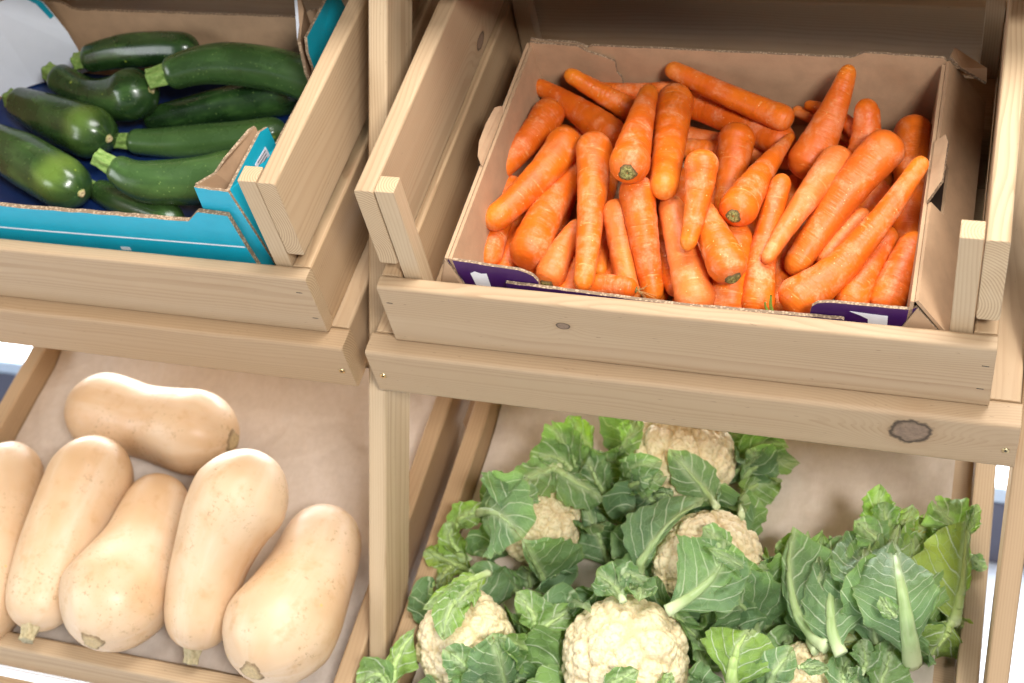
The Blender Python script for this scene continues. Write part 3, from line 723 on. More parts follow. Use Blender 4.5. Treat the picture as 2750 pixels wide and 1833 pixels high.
ZUCCHINI=[
('under',[[-0.5003,0.179,0.029,0.0169],[-0.4722,0.1678,0.031,0.0192],[-0.4423,0.157,0.0326,0.0215],[-0.3994,0.1431,0.0339,0.0224],[-0.3652,0.133,0.0344,0.0228]]),
('back',[[-0.5931,0.3848,0.0838,0.0206],[-0.5574,0.3896,0.0911,0.0231],[-0.5205,0.3929,0.0967,0.0255],[-0.4695,0.3948,0.1018,0.025],[-0.43,0.3944,0.1037,0.0242]]),
('mid_dark',[[-0.4809,0.3179,0.034,0.0196],[-0.4356,0.3324,0.0356,0.0227],[-0.3906,0.3468,0.0373,0.0259],[-0.3309,0.3658,0.0396,0.0285],[-0.2865,0.3799,0.0413,0.0303]]),
('big',[[-0.4206,0.3314,0.1146,0.0236],[-0.3839,0.3495,0.1156,0.0264],[-0.3425,0.3622,0.1109,0.0292],[-0.28,0.3709,0.0957,0.0303],[-0.2276,0.3712,0.0778,0.0309]]),
('crook',[[-0.6361,0.355,0.0714,0.0221],[-0.5975,0.3371,0.0676,0.0238],[-0.5608,0.3246,0.0683,0.0255],[-0.5146,0.3158,0.0761,0.0326],[-0.482,0.3151,0.0871,0.0383]]),
('right1',[[-0.4795,0.2629,0.0442,0.0178],[-0.4398,0.2685,0.0397,0.0206],[-0.3963,0.2776,0.0363,0.0234],[-0.3324,0.2952,0.0335,0.0223],[-0.28,0.3123,0.0326,0.021]]),
('left1',[[-0.6964,0.3201,0.0501,0.0236],[-0.6615,0.3044,0.0546,0.0283],[-0.6244,0.289,0.0585,0.0328],[-0.5717,0.269,0.0627,0.0361],[-0.5298,0.2543,0.0653,0.0383]]),
('right2',[[-0.4359,0.1626,0.0974,0.0194],[-0.4121,0.1582,0.0851,0.0245],[-0.3814,0.1613,0.0756,0.0296],[-0.3295,0.177,0.0673,0.0322],[-0.2825,0.1975,0.0643,0.0337]]),
('left2',[[-0.6993,0.2316,0.0601,0.0272],[-0.6585,0.214,0.0615,0.0323],[-0.6176,0.196,0.0627,0.0373],[-0.5629,0.1718,0.0639,0.0376],[-0.5218,0.1533,0.0647,0.0371]]),
]
SQUASH=[
('lying',[[-0.615,0.0567,-0.3562,0.0634],[-0.5748,0.0517,-0.3543,0.0607],[-0.533,0.0469,-0.3528,0.058],[-0.4748,0.0411,-0.3514,0.0634],[-0.4293,0.0371,-0.3508,0.0684]]),
('edge',[[-0.6454,-0.3031,-0.355,0.0651],[-0.6646,-0.2515,-0.3577,0.0617],[-0.6823,-0.1987,-0.3602,0.0581],[-0.7034,-0.1264,-0.363,0.0549],[-0.7172,-0.0707,-0.3649,0.0526]]),
('bulb_top_left',[[-0.5388,-0.2838,-0.3356,0.048],[-0.5442,-0.2438,-0.3341,0.0524],[-0.5469,-0.1997,-0.3307,0.0569],[-0.5463,-0.1342,-0.3229,0.0609],[-0.5425,-0.0799,-0.3146,0.0638]]),
('bulb_front',[[-0.4391,-0.0886,-0.3476,0.0481],[-0.4324,-0.1296,-0.3406,0.0517],[-0.4265,-0.1706,-0.3334,0.0551],[-0.4199,-0.2251,-0.3232,0.0691],[-0.4157,-0.266,-0.3151,0.0802]]),
('tall',[[-0.2897,-0.268,-0.3328,0.0495],[-0.2886,-0.23,-0.309,0.0524],[-0.2835,-0.1935,-0.2878,0.0554],[-0.2706,-0.147,-0.2635,0.0646],[-0.2561,-0.1138,-0.2483,0.0722]]),
('right',[[-0.1725,-0.0962,-0.3635,0.0555],[-0.1666,-0.1363,-0.3556,0.06],[-0.1633,-0.1761,-0.3466,0.0643],[-0.1625,-0.2287,-0.3327,0.0728],[-0.1645,-0.2678,-0.321,0.0791]]),
]
HEADS=[('k1', [0.3103, 0.1006, -0.342], 0.0792), ('k2', [0.1298, -0.0261, -0.3572], 0.0634), ('k3', [0.3793, -0.0628, -0.3425], 0.0787), ('k4', [0.0837, -0.2226, -0.3517], 0.069), ('k5', [0.2998, -0.2139, -0.336], 0.0854), ('k6', [0.5325, -0.1906, -0.3665], 0.0536), ('k7', [0.5953, -0.0644, -0.3592], 0.0612)]
LEAVES=[
('k1',[[0.3831,-0.0019,-0.2916],[0.3495,0.0414,-0.3074],[0.318,0.0534,-0.2668]],0.0477,0,-0.15,0.6,0,1,0),
('k1',[[0.4131,-0.0032,-0.3035],[0.4043,0.0896,-0.3859],[0.4408,0.1104,-0.3846]],0.051,0.3,0.3,1,0.35,1.3,0),
('k1',[[0.3907,0.1007,-0.3985],[0.4154,0.1215,-0.3668],[0.4541,0.1396,-0.3813]],0.0466,0,0.35,1.2,0.15,1,0),
('k1',[[0.3846,0.1136,-0.3868],[0.4055,0.1426,-0.3606],[0.4359,0.1586,-0.3735]],0.051,0,0.4,1.2,0.1,1,0),
('k1',[[0.2368,0.0585,-0.3706],[0.2599,0.0389,-0.2937],[0.2899,0.0423,-0.2721]],0.0488,0.2,0.3,1.1,0.1,1,0),
('k1',[[0.2381,0.0514,-0.3633],[0.2738,0.0244,-0.2956],[0.2983,0.0278,-0.283]],0.0377,0,0.2,0.8,0.15,1,0),
('k1',[[0.2144,0.036,-0.3785],[0.1985,0.0476,-0.338],[0.1808,0.0701,-0.3277]],0.0577,0,0.3,1.2,0.05,1,0),
('k1',[[0.1748,0.0563,-0.3615],[0.1564,0.0746,-0.3281],[0.1362,0.0945,-0.3058]],0.0732,0,0.4,1.4,0.25,1.2,0),
('k1',[[0.1682,0.0524,-0.3488],[0.1401,0.0647,-0.3291],[0.117,0.0565,-0.3262]],0.051,0,0.5,1.4,0.2,1,0),
('k1',[[0.1884,0.0874,-0.3439],[0.1687,0.1021,-0.3256],[0.1536,0.1162,-0.3095]],0.0444,0,0.4,1.2,0.7,1,0),
('k1',[[0.2245,0.0933,-0.3404],[0.2428,0.0861,-0.2937],[0.2509,0.1063,-0.2825]],0.0421,0,0.3,1,0.3,1,0),
('k1',[[0.3001,0.0262,-0.3613],[0.2832,0.0182,-0.3239],[0.2362,0.0547,-0.3731]],0.0532,0,0.5,1.5,-0.4,1,0),
('k1',[[0.2305,0.0258,-0.4181],[0.2213,0.0398,-0.3913],[0.2144,0.058,-0.3754]],0.0577,0,0.5,1.5,-0.5,1,0),
('k1',[[0.2795,0.0248,-0.3436],[0.3003,0.0157,-0.3073],[0.3134,0.0155,-0.3077]],0.0266,0,0.3,1.2,-0.2,1,0),
('k2',[[0.1444,0.0358,-0.3045],[0.1785,0.0178,-0.3047],[0.2125,0.0178,-0.3372]],0.0497,0.3,-0.35,0.9,0.05,1.3,0),
('k2',[[0.1549,0.0378,-0.307],[0.1367,0.018,-0.2951],[0.1096,-0.0054,-0.2896]],0.0553,-0.2,0.2,1.2,0.05,1,0),
('k2',[[0.05,-0.0382,-0.3355],[0.0952,-0.0664,-0.2751],[0.1246,-0.0869,-0.2679]],0.1039,0,-0.25,0.8,0.02,1.4,0),
('k2',[[0.11,-0.0667,-0.2808],[0.1182,-0.0494,-0.2582],[0.1248,-0.0167,-0.2723]],0.0729,-0.2,-0.1,0.7,0.0,1,0),
('k2',[[0.017,-0.058,-0.3633],[0.0316,-0.0468,-0.3348],[0.0656,-0.0394,-0.3293]],0.0376,0,0.5,1.2,0.45,1,0),
('k2',[[0.0433,-0.0886,-0.3828],[0.0208,-0.0803,-0.3551],[0.0187,-0.0647,-0.3429]],0.042,0.4,0.6,0.8,0.55,1.2,0),
('k2',[[0.2311,-0.0435,-0.4281],[0.2153,-0.0215,-0.3865],[0.1969,-0.0015,-0.3519]],0.0553,-0.3,-0.2,0.7,-0.05,1.2,0),
('k2',[[0.2322,-0.0432,-0.4283],[0.2448,-0.0288,-0.4005],[0.2501,0.0006,-0.3966]],0.0376,0.3,0.4,0.7,-0.1,1,0),
('k2',[[0.1557,-0.0956,-0.4309],[0.155,-0.1048,-0.3379],[0.1507,-0.1085,-0.2837]],0.0641,0.7,-0.15,0.7,0.0,1.2,0),
('k2',[[0.0527,-0.0953,-0.4043],[0.0159,-0.0961,-0.3778],[-0.0085,-0.0938,-0.3668]],0.042,0.2,0.4,1.2,0.8,1.0,0),
('k2',[[0.0216,-0.093,-0.3907],[0.0114,-0.1118,-0.3876],[0.0069,-0.1274,-0.3973]],0.0287,0,0.3,1,1.0,1,0),
('k2',[[0.1227,-0.1101,-0.4289],[0.0976,-0.1022,-0.4006],[0.0719,-0.0967,-0.3867]],0.0442,0,0.3,0.8,0.05,1,0),
('k2',[[0.1242,-0.1047,-0.4385],[0.127,-0.0901,-0.4133],[0.1251,-0.0856,-0.3767]],0.0531,0,0.3,0.9,-0.1,1,0),
('k2',[[0.151,-0.1095,-0.4393],[0.174,-0.106,-0.4195],[0.2559,-0.1906,-0.2508]],0.0398,0.2,0.3,0.8,-0.3,1,0),
('k3',[[0.2938,-0.0927,-0.3446],[0.308,-0.0671,-0.2988],[0.3535,-0.005,-0.2903]],0.0649,-0.5,-0.2,0.6,-0.05,1.6,0),
('k3',[[0.3524,-0.1738,-0.2647],[0.3937,-0.1249,-0.2693],[0.4092,-0.094,-0.2508]],0.0942,-0.2,-0.1,0.55,0.05,1.6,0),
('k3',[[0.4077,-0.0972,-0.2536],[0.4011,-0.0803,-0.2451],[0.3842,-0.0647,-0.2449]],0.0335,0,0.3,0.9,0.0,1,0),
('k3',[[0.4622,-0.0661,-0.3765],[0.4367,-0.0968,-0.2697],[0.401,-0.1012,-0.2288]],0.023,0,0.5,0.4,-0.05,0.8,0),
('k3',[[0.4497,-0.1235,-0.4008],[0.4389,-0.1175,-0.3403],[0.4111,-0.1286,-0.2903]],0.09,0.1,0.15,0.6,-0.1,1.3,0),
('k3',[[0.4548,-0.1191,-0.4125],[0.466,-0.092,-0.384],[0.4534,-0.0617,-0.3699]],0.0502,-0.3,0.3,0.8,-0.15,1,0),
('k3',[[0.4794,-0.0427,-0.3789],[0.4594,-0.0448,-0.3598],[0.448,-0.0768,-0.3019]],0.0314,0,0.5,1.5,-0.1,1,0),
('k3',[[0.5007,-0.1062,-0.4076],[0.4756,-0.0842,-0.369],[0.4573,-0.0573,-0.3552]],0.0356,-0.2,0.3,0.5,-0.1,0.9,0),
('k4',[[0.0973,-0.1351,-0.3188],[0.0739,-0.1688,-0.2956],[0.0414,-0.2062,-0.2937]],0.0315,-0.3,0.2,0.9,0.6,1.1,0),
('k4',[[0.083,-0.1629,-0.3078],[0.0805,-0.2135,-0.2666],[0.0789,-0.2487,-0.2736]],0.0378,0,-0.1,0.9,0.25,1,0),
('k4',[[0.0878,-0.1549,-0.3167],[0.0893,-0.1866,-0.2795],[0.0865,-0.2065,-0.2692]],0.0336,0,0.2,0.9,0.3,1,0),
('k4',[[0.1746,-0.2001,-0.3441],[0.1726,-0.1853,-0.3195],[0.1545,-0.1711,-0.3022]],0.044,0.1,0.5,0.8,0.2,1.5,0),
('k4',[[0.1746,-0.2001,-0.3441],[0.195,-0.1859,-0.3285],[0.2141,-0.1574,-0.3409]],0.0357,0,0.5,0.9,0.2,1.0,0),
('k4',[[0.1916,-0.2125,-0.3661],[0.1678,-0.2178,-0.3479],[0.1561,-0.2467,-0.2671]],0.0461,-0.3,0.35,0.9,0.3,1.6,0),
('k4',[[0.1903,-0.2105,-0.3707],[0.1941,-0.2238,-0.3819],[0.1976,-0.2336,-0.4033]],0.0482,0,0.4,0.9,0.25,1.0,0),
('k4',[[0.1922,-0.2091,-0.3704],[0.2067,-0.1964,-0.3536],[0.2095,-0.1674,-0.3594]],0.0294,0,0.5,1,0.3,1.0,0),
('k4',[[0.1265,-0.2782,-0.356],[0.1154,-0.2825,-0.2903],[0.0979,-0.2762,-0.2737]],0.0461,0.0,0.4,0.8,0.0,1.2,0),
('k4',[[0.1416,-0.2626,-0.4031],[0.1505,-0.2632,-0.3214],[0.1456,-0.2498,-0.2825]],0.0755,-0.3,0.2,0.5,-0.02,0.9,0),
('k4',[[0.1555,-0.2588,-0.4057],[0.1572,-0.2391,-0.3789],[0.156,-0.2359,-0.3203]],0.0545,-0.3,0.3,0.6,0.0,0.8,0),
('k4',[[0.0028,-0.2983,-0.3633],[0.0029,-0.2679,-0.341],[0.0212,-0.2357,-0.3245]],0.044,0.5,0.4,0.8,0.45,1.4,0),
('k4',[[-0.0042,-0.2992,-0.3742],[-0.0168,-0.2902,-0.3498],[-0.0356,-0.2959,-0.3598]],0.0482,0,0.3,0.8,0.35,1.2,0),
('k5',[[0.3,-0.1787,-0.2502],[0.2771,-0.1455,-0.2773],[0.2564,-0.1363,-0.2756]],0.0464,0,0.35,1.2,-0.05,1,0),
('k5',[[0.2923,-0.1363,-0.2893],[0.3091,-0.1426,-0.2809],[0.3199,-0.1743,-0.2435]],0.0404,0,0.3,1.1,-0.05,1,0),
('k5',[[0.2861,-0.1347,-0.2858],[0.2929,-0.1298,-0.2718],[0.3081,-0.1296,-0.284]],0.0283,0,0.4,1,-0.15,1,0),
('k5',[[0.3539,-0.1646,-0.2839],[0.369,-0.1637,-0.3193],[0.3957,-0.1736,-0.3432]],0.0343,0.1,0.4,1.2,0.2,1.0,0),
('k5',[[0.3694,-0.1548,-0.3453],[0.3869,-0.1746,-0.3535],[0.3916,-0.1947,-0.37]],0.0303,0,0.5,1.3,0.1,1,0),
('k5',[[0.2919,-0.2866,-0.2878],[0.3134,-0.2789,-0.2595],[0.3311,-0.2676,-0.2542]],0.0283,0,0.3,1,0.2,1,0),
('k5',[[0.3596,-0.2635,-0.31],[0.3661,-0.257,-0.2894],[0.369,-0.25,-0.2853]],0.0182,0,0.3,1.2,0.5,1,0),
('k6',[[0.4429,-0.2345,-0.3385],[0.4412,-0.2108,-0.2946],[0.4498,-0.1801,-0.2883]],0.0952,0.05,-0.25,0.45,0.55,2.0,0),
('k6',[[0.4829,-0.2191,-0.3555],[0.4909,-0.2203,-0.2951],[0.5046,-0.1965,-0.2866]],0.0456,0,0.3,0.7,-0.05,1.3,0),
('k6',[[0.5195,-0.2077,-0.2881],[0.5324,-0.2055,-0.2876],[0.5485,-0.1998,-0.2977]],0.0178,0,0.3,1,-0.1,0.6,0),
('k6',[[0.5733,-0.2155,-0.3301],[0.5708,-0.1965,-0.3134],[0.5688,-0.1478,-0.3621]],0.0357,-0.2,0.3,0.7,-0.05,1,0),
('k6',[[0.6103,-0.1553,-0.3575],[0.5871,-0.1409,-0.3381],[0.562,-0.1415,-0.3418]],0.0258,0,0.6,0.6,1.2,0.7,0),
('k6',[[0.5897,-0.1781,-0.3403],[0.5936,-0.1644,-0.3318],[0.5879,-0.1494,-0.3251]],0.0377,0,0.2,0.6,0.1,0.9,0),
('k6',[[0.6065,-0.1852,-0.3779],[0.6172,-0.166,-0.355],[0.6199,-0.1399,-0.3499]],0.0575,0,0.25,0.7,0.2,1,0),
('k6',[[0.5945,-0.1808,-0.3831],[0.5837,-0.1925,-0.3346],[0.5758,-0.1922,-0.3117]],0.0317,0,0.3,0.7,0,1,0),
('k6',[[0.4469,-0.1652,-0.3412],[0.4247,-0.1711,-0.3241],[0.4064,-0.181,-0.3243]],0.0297,0,0.4,0.9,-0.3,1,0),
('k6',[[0.4011,-0.2217,-0.365],[0.3903,-0.2227,-0.3486],[0.382,-0.2263,-0.3349]],0.0317,0,0.4,0.9,0.0,1,0),
('k7',[[0.5485,-0.1713,-0.2954],[0.5005,-0.1137,-0.3137],[0.4844,-0.0364,-0.2963]],0.0814,0.7,-0.12,0.5,-0.05,2.0,0),
('k7',[[0.5668,-0.1812,-0.2901],[0.5458,-0.1226,-0.2817],[0.5488,-0.0241,-0.2989]],0.0896,0.3,-0.12,0.6,-0.05,1.8,0),
('k7',[[0.5489,-0.1457,-0.3426],[0.5327,-0.1116,-0.2985],[0.5241,-0.0625,-0.2917]],0.0326,0,0.5,0.4,-0.12,0.7,0),
('k7',[[0.6483,-0.1408,-0.364],[0.6314,-0.1276,-0.2314],[0.6103,-0.0247,-0.284]],0.0896,-0.1,-0.3,0.9,-0.08,2.6,0),
('k7',[[0.6037,-0.1325,-0.3488],[0.5968,-0.1223,-0.2651],[0.6001,-0.0679,-0.267]],0.0692,0,0.2,0.5,-0.1,0.7,0),
('k7',[[0.6243,-0.1431,-0.2445],[0.6167,-0.1444,-0.2285],[0.6084,-0.1358,-0.2278]],0.0204,0,0.5,0.9,0.15,0.6,0),
('k7',[[0.6913,-0.0752,-0.3649],[0.6974,-0.0461,-0.3329],[0.6965,0.0193,-0.3106]],0.0733,-0.75,-0.1,0.5,0.82,1.8,0),
('k7',[[0.689,-0.0726,-0.3621],[0.6837,-0.0983,-0.3659],[0.6655,-0.1087,-0.4055]],0.0855,0.0,-0.2,0.5,0.72,1.3,0),
('k7',[[0.691,-0.0606,-0.38],[0.7061,-0.0761,-0.3841],[0.7073,-0.086,-0.4178]],0.0265,0,0.5,0.7,0.8,1,0),
('k7',[[0.6966,0.0181,-0.3245],[0.679,0.0368,-0.3171],[0.6615,0.054,-0.3108]],0.0672,0,0.3,0.9,0.25,1.0,0),
('k7',[[0.6971,0.0216,-0.3222],[0.7,0.0442,-0.3197],[0.7042,0.0657,-0.3186]],0.0224,0,0.3,0.9,0.6,0.8,0),
('k7',[[0.7006,0.0166,-0.3532],[0.7112,0.0128,-0.3599],[0.7198,0.0085,-0.3664]],0.0224,0,0.3,0.7,0.1,1,0),
('k7',[[0.6061,-0.0271,-0.2971],[0.5889,-0.0135,-0.2935],[0.5676,-0.0008,-0.2891]],0.0427,0,0.3,1,0.15,1.3,0),
('k7',[[0.5924,0.0155,-0.3255],[0.5859,0.0337,-0.3097],[0.5849,0.0568,-0.2924]],0.0407,0,0.5,1.7,0.4,1,0),
('k7',[[0.6087,0.0113,-0.3219],[0.5969,0.0246,-0.3076],[0.5932,0.0369,-0.2972]],0.0387,0,0.5,1.5,0.3,1,0),
('k7',[[0.6095,0.0049,-0.3269],[0.6193,0.0225,-0.3177],[0.6265,0.0482,-0.3146]],0.0305,0,0.4,1,0.65,1,0),
('k7',[[0.6603,0.0321,-0.3264],[0.6405,0.03,-0.3204],[0.6189,0.0257,-0.3152]],0.0224,0,0.4,0.8,1.1,0.8,0),
('k7',[[0.5916,-0.1067,-0.2839],[0.5802,-0.0773,-0.2643],[0.5733,-0.012,-0.3124]],0.0733,0,0.3,1,0.0,1,0),
('k7',[[0.6592,-0.0562,-0.3776],[0.6519,-0.0204,-0.3357],[0.643,0.0257,-0.3245]],0.0774,0,0.3,0.8,0.6,1,0),
('k7',[[0.5453,-0.0428,-0.3243],[0.5411,-0.0258,-0.3102],[0.5392,-0.0111,-0.3117]],0.0285,0,0.3,1,0.1,1,0),
('k7',[[0.5353,-0.173,-0.3099],[0.5074,-0.0896,-0.344],[0.4994,-0.0297,-0.3075]],0.0529,0,-0.15,0.9,0.0,1.4,0),
('k7',[[0.5549,-0.162,-0.3249],[0.527,-0.0862,-0.3438],[0.5222,-0.0201,-0.3092]],0.057,0,0.15,0.9,0.1,1.4,0),
('k7',[[0.5791,-0.1134,-0.4148],[0.5675,-0.1125,-0.2811],[0.5632,-0.0106,-0.3179]],0.0611,0,-0.15,0.9,-0.05,1.4,0),
('k7',[[0.5986,-0.108,-0.4183],[0.5823,-0.1082,-0.2842],[0.5835,0.0033,-0.3155]],0.0611,0,0.15,0.9,0.15,1.4,0),
('k7',[[0.6299,-0.0995,-0.424],[0.6102,-0.1031,-0.2845],[0.6137,0.0182,-0.3161]],0.0611,0,-0.15,0.9,0.3,1.4,0),
('k7',[[0.6572,-0.092,-0.429],[0.6488,-0.0772,-0.3203],[0.6301,0.0161,-0.324]],0.0651,0,0.15,0.9,0.35,1.4,0),
('k7',[[0.6689,-0.0887,-0.4311],[0.6698,-0.045,-0.3735],[0.6603,0.031,-0.3246]],0.0611,0,-0.15,0.9,0.6,1.4,0),
('k7',[[0.6865,-0.0839,-0.4343],[0.6871,-0.0423,-0.3729],[0.6797,0.0363,-0.3281]],0.0529,0,0.15,0.9,0.5,1.4,0),
]
# ------------------------------------------------------------------ the setting
def plane(name, x0, x1, y0, y1, z, mat):
    me = mesh_from(name, [(x0, y0, z), (x1, y0, z), (x1, y1, z), (x0, y1, z)], [(0, 1, 2, 3)], smooth=False)
    return link(name, me, None, [mat])
def floor_material():
    s = NT('pale_floor'); v = s.coord(); n = s.noise(v, 3, 4); f = s.noise(v, 60, 4)
    c = s.mix(s.smooth(n, .3, .7), (.52, .56, .63), (.44, .48, .55)); c = s.mix(s.smooth(f, .5, .7, 0, .25), c, (.42, .45, .5))
    return s.set(c, .35, .5)
tag(plane('floor', -8, 8, -6, 8, 0, floor_material()), kind='structure')

def box(name, parent, lo, hi, mat, bev=.004):
    lo, hi = Vector(lo), Vector(hi); bm = bmesh.new(); bmesh.ops.create_cube(bm, size=1)
    bmesh.ops.scale(bm, vec=hi - lo, verts=bm.verts); bmesh.ops.translate(bm, vec=(lo + hi) / 2, verts=bm.verts)
    if bev: bmesh.ops.bevel(bm, geom=bm.edges[:], offset=bev, segments=2, affect='EDGES')
    me = bpy.data.meshes.new(name); bm.normal_update(); bm.to_mesh(me); bm.free()
    return link(name, me, parent, [mat])

# bright shop window behind the stand: daylight comes in through its panes
win = empty('shop_window', (0, 2.05, 0)); tag(win, 'bright blurred window with a dark base behind the lower trays', 'window')
def pane_material():
    s = NT('daylight_pane'); v = s.coord(); n = s.noise(v, 1.2, 2)
    s.set((.8, .85, .9), .1)
    s.b.inputs['Emission Color'].default_value = (.93, .97, 1, 1); s.val(s.b.inputs['Emission Strength'], s.smooth(n, .2, .8, 6.0, 9.0)); return s.m
PM = pane_material(); FM = plain('window_bar_paint', (.42, .5, .6), .5)
XS = (-2.9, -1.45, 0.1, 1.7)
for x0, x1 in zip(XS, XS[1:]):
    for z0, z1 in ((.205, .255), (.275, 2.4)):
        box('pane', win, (x0 + .02, 0, z0), (x1 - .02, .02, z1), PM, 0)
box('kick_plate', win, (-3.3, -.03, .0), (2.1, .03, .165), plain('kick_plate_paint', (.075, .075, .11), .5), .004)
box('frame', win, (-3.3, -.04, .168), (2.1, .03, .205), FM); box('frame', win, (-3.3, -.02, 2.4), (2.1, .03, 2.46), FM)
box('frame', win, (-3.3, -.012, .255), (2.1, .03, .275), FM)
for x in XS: box('frame', win, (x - .02, -.018, .205), (x + .02, .035, 2.4), FM)

# ------------------------------------------------------------------ the display stand
stand = empty('display_stand', (0, 0, 0))
tag(stand, 'pale pine display stand with upright posts and sloping rails carrying two tiers of produce', 'display stand')
def tiltpart(name, lo, hi, long, mat, **k):
    o = board(name, stand, lo, hi, long, mat, **k)
    o.matrix_local = TILTM; return o
board('post', stand, (-.058, .045, 0), (-.033, .130, 1.95), 2, 'wood_pale', seed=3)
board('post', stand, (.734, .045, 0), (.759, .130, 1.95), 2, 'wood_b', seed=4)
board('post', stand, (-.8575, .045, 0), (-.8325, .130, 1.95), 2, 'wood', seed=5)
for (u0, u1, s1, s2), tier in [(b_, t_) for t_ in (0, 1, 2) for b_ in ((-.036, .735, -.0325, .7095), (-.831, -.0665, -.830, -.0925))]:
    dv, dw = ((0, 0), (.315, .400), (-.365, -.458))[tier]
    mat = 'wood_rail' if (tier == 0 and u0 > -.1) else 'wood_b'
    rl = tiltpart('support_rail', (u0, -.022 + dv, -.082 + dw), (u1, .012 + dv, -.0003 + dw), 0, mat, bev=.006, seed=11 + tier * 4 + (u0 > -.1))
    if tier == 0:
        for x in ((-.0225, .7231) if u0 > -.1 else (-.0794, -.818)): screw(rl, (x, -.0222 + dv, -.047 + dw))
    for x, e in ((s1, 0), (s2, -.016)):
        tiltpart('side_rail', (x + e, .0125 + dv, -.082 + dw), (x + e + .0395, .56 + dv, -.0003 + dw), 1, 'wood')
    if tier == 1: tiltpart('shadow_shelf_board', (u0 + .03, .003 + dv, -.016 + dw), (u1 - .03, .55 + dv, -.0025 + dw), 0, 'wood_b')  # unseen board added so that the upper tier casts its shadow
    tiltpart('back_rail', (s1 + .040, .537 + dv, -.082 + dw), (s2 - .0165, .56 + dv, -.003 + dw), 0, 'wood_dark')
board('back_panel', stand, (-.832, .640, 1.25), (.733, .655, 1.95), 0, 'wood_dark')  # added dark board hiding the bright window behind the crate gaps
board('back_panel', stand, (-.17, .560, .42), (.04, .575, 1.32), 2, 'wood_dark')  # added dark board that keeps window light out between the bays
board('back_panel', stand, (.655, .560, 1.0), (.99, .575, 1.32), 2, 'wood_dark')  # added dark board standing in for the shaded gap beside the crate

# ------------------------------------------------------------------ wooden crates of the middle tier
def crate(u0, label, knot):
    c = empty('wooden_crate', T((u0, 0, 0)), tilt=True); tag(c, label, 'crate', 'open slatted crates on the middle tier')
    fb = board('front_board', c, (0, 0, 0), (.70, .020, .104), 0, 'wood_front' if knot else 'wood', bev=.005, seed=21 + knot)
    for a in (0, .675):
        board('side_board', c, (a, .0205, 0), (a + .025, .54, .104), 1, 'wood_b', bev=.004, seed=31 + int(a * 9) + knot)
    for a in (.004, .6755):
        board('side_board', c, (a, .0205, .125), (a + .0235, .54, .248), 1, 'wood_side' if (knot and a < .1) or (not knot and a > .1) else 'wood_pale', bev=.0045, seed=41 + int(a * 9) + knot)
    for a in (.0285, .6508):
        for v in (.0215, .515):
            board('corner_strip', c, (a, v, .001), (a + .0235, v + .0245, .2475), 2, 'wood_pale' if v < .1 else 'wood', bev=.0015, seed=51 + int(a * 9 + v * 20))
    board('back_board', c, (.0, .5405, 0), (.70, .5605, .104), 0, 'wood_b', seed=61 + knot)
    board('back_board', c, (.0, .5405, .125), (.70, .5605, .248), 0, 'wood_back_shaded', seed=63 + knot)
    for x, z in (((.0068, .0764), (.687, .0738), (.6845, .0329)) if knot else ((.680, .0783), (.687, .030), (.012, .07))):
        prism('staple', fb, [(x, 0, z), (x + .0075, 0, z - .0004), (x + .0075, 0, z - .0015), (x, 0, z - .0011)], (0, -1, 0), .0003, ('screwdark',) * 3)
    for k in range(5): board('bottom_slat', c, (.026, .024 + k * .0985, .0006), (.674, .1222 + k * .0985, .011), 0, 'wood_b')  # unseen slats, widened until no rear light passes between them
    return c
crate(0, 'open pine crate holding the brown carton of carrots', 1)
crate(-.792, 'open pine crate holding the teal carton of courgettes', 0)

def tray(u0, label):
    c = empty('wooden_tray', T((u0, 0, 0)), tilt=True); tag(c, label, 'tray', 'shallow paper-lined trays on the lower tier')
    W = .7545; w1 = -.378; w0 = -.455
    board('front_board', c, (0, -.342, w0), (W, -.316, w1), 0, 'wood', bev=.005)
    for a in (0, W - .027): board('side_board', c, (a, -.3155, w0), (a + .027, .235, w1), 1, 'wood_pale' if a > .1 and u0 > -.1 else 'wood_b', bev=.004)  # cauliflower tray's right board paler: window light put into its colour
    board('back_board', c, (0, .2355, w0), (W, .26, w1), 0, 'wood_b')
    board('bottom_panel', c, (.0275, -.3155, -.440), (W - .0275, .235, -.428), 0, 'wood')
    return c
tr1 = tray(-.0255, 'shallow pine tray of cauliflowers below the carrot crate')
tr2 = tray(-.8165, 'shallow pine tray of butternut squash below the courgette crate')
st = prism('pale_strip', tr2, [(0, -.3425, -.4515), (.74, -.3425, -.4515), (.74, -.3425, -.4575), (0, -.3425, -.4575)], (0, -1, 0), .0025, ('ink', 'ink', 'ink'))  # thin white strip along the squash tray's front board

# kraft paper lining each lower tray
def liner(u0, u1, label, seed, curl):
    nu, nv = 90, 80; V, F = [], []
    for j in range(nv + 1):
        for i in range(nu + 1):
            a, b = i / nu, j / nv
            u = u0 + (u1 - u0) * a; v = -.300 + .528 * b
            h = .0055 * noise.noise(Vector((u * 5 + seed, v * 4, 1))) + .0030 * noise.noise(Vector((u * 16, v * 9 + seed, 4)))
            h += .0030 * abs(noise.noise(Vector((u * 22 + v * 14, seed, v * 6))))
            h += .022 * max(0, (b - .86) / .14) ** 2 + curl * max(0, (a - .93) / .07) ** 1.7 * (1 + .4 * math.sin(b * 9))
            V.append((u, v, -.4225 + max(-.003, h)))
    for j in range(nv):
        for i in range(nu):
            k = j * (nu + 1) + i; F.append((k, k + 1, k + nu + 2, k + nu + 1))
    o = link('paper_liner', mesh_from('paper_liner', V, F), None, [M['paper']])
    o.matrix_world = TILTM; tag(o, label, 'paper'); return o
liner(.004, .675, 'creased brown paper lining the cauliflower tray', 2, .02)
liner(-.787, -.092, 'creased brown paper lining the squash tray', 8, .0)

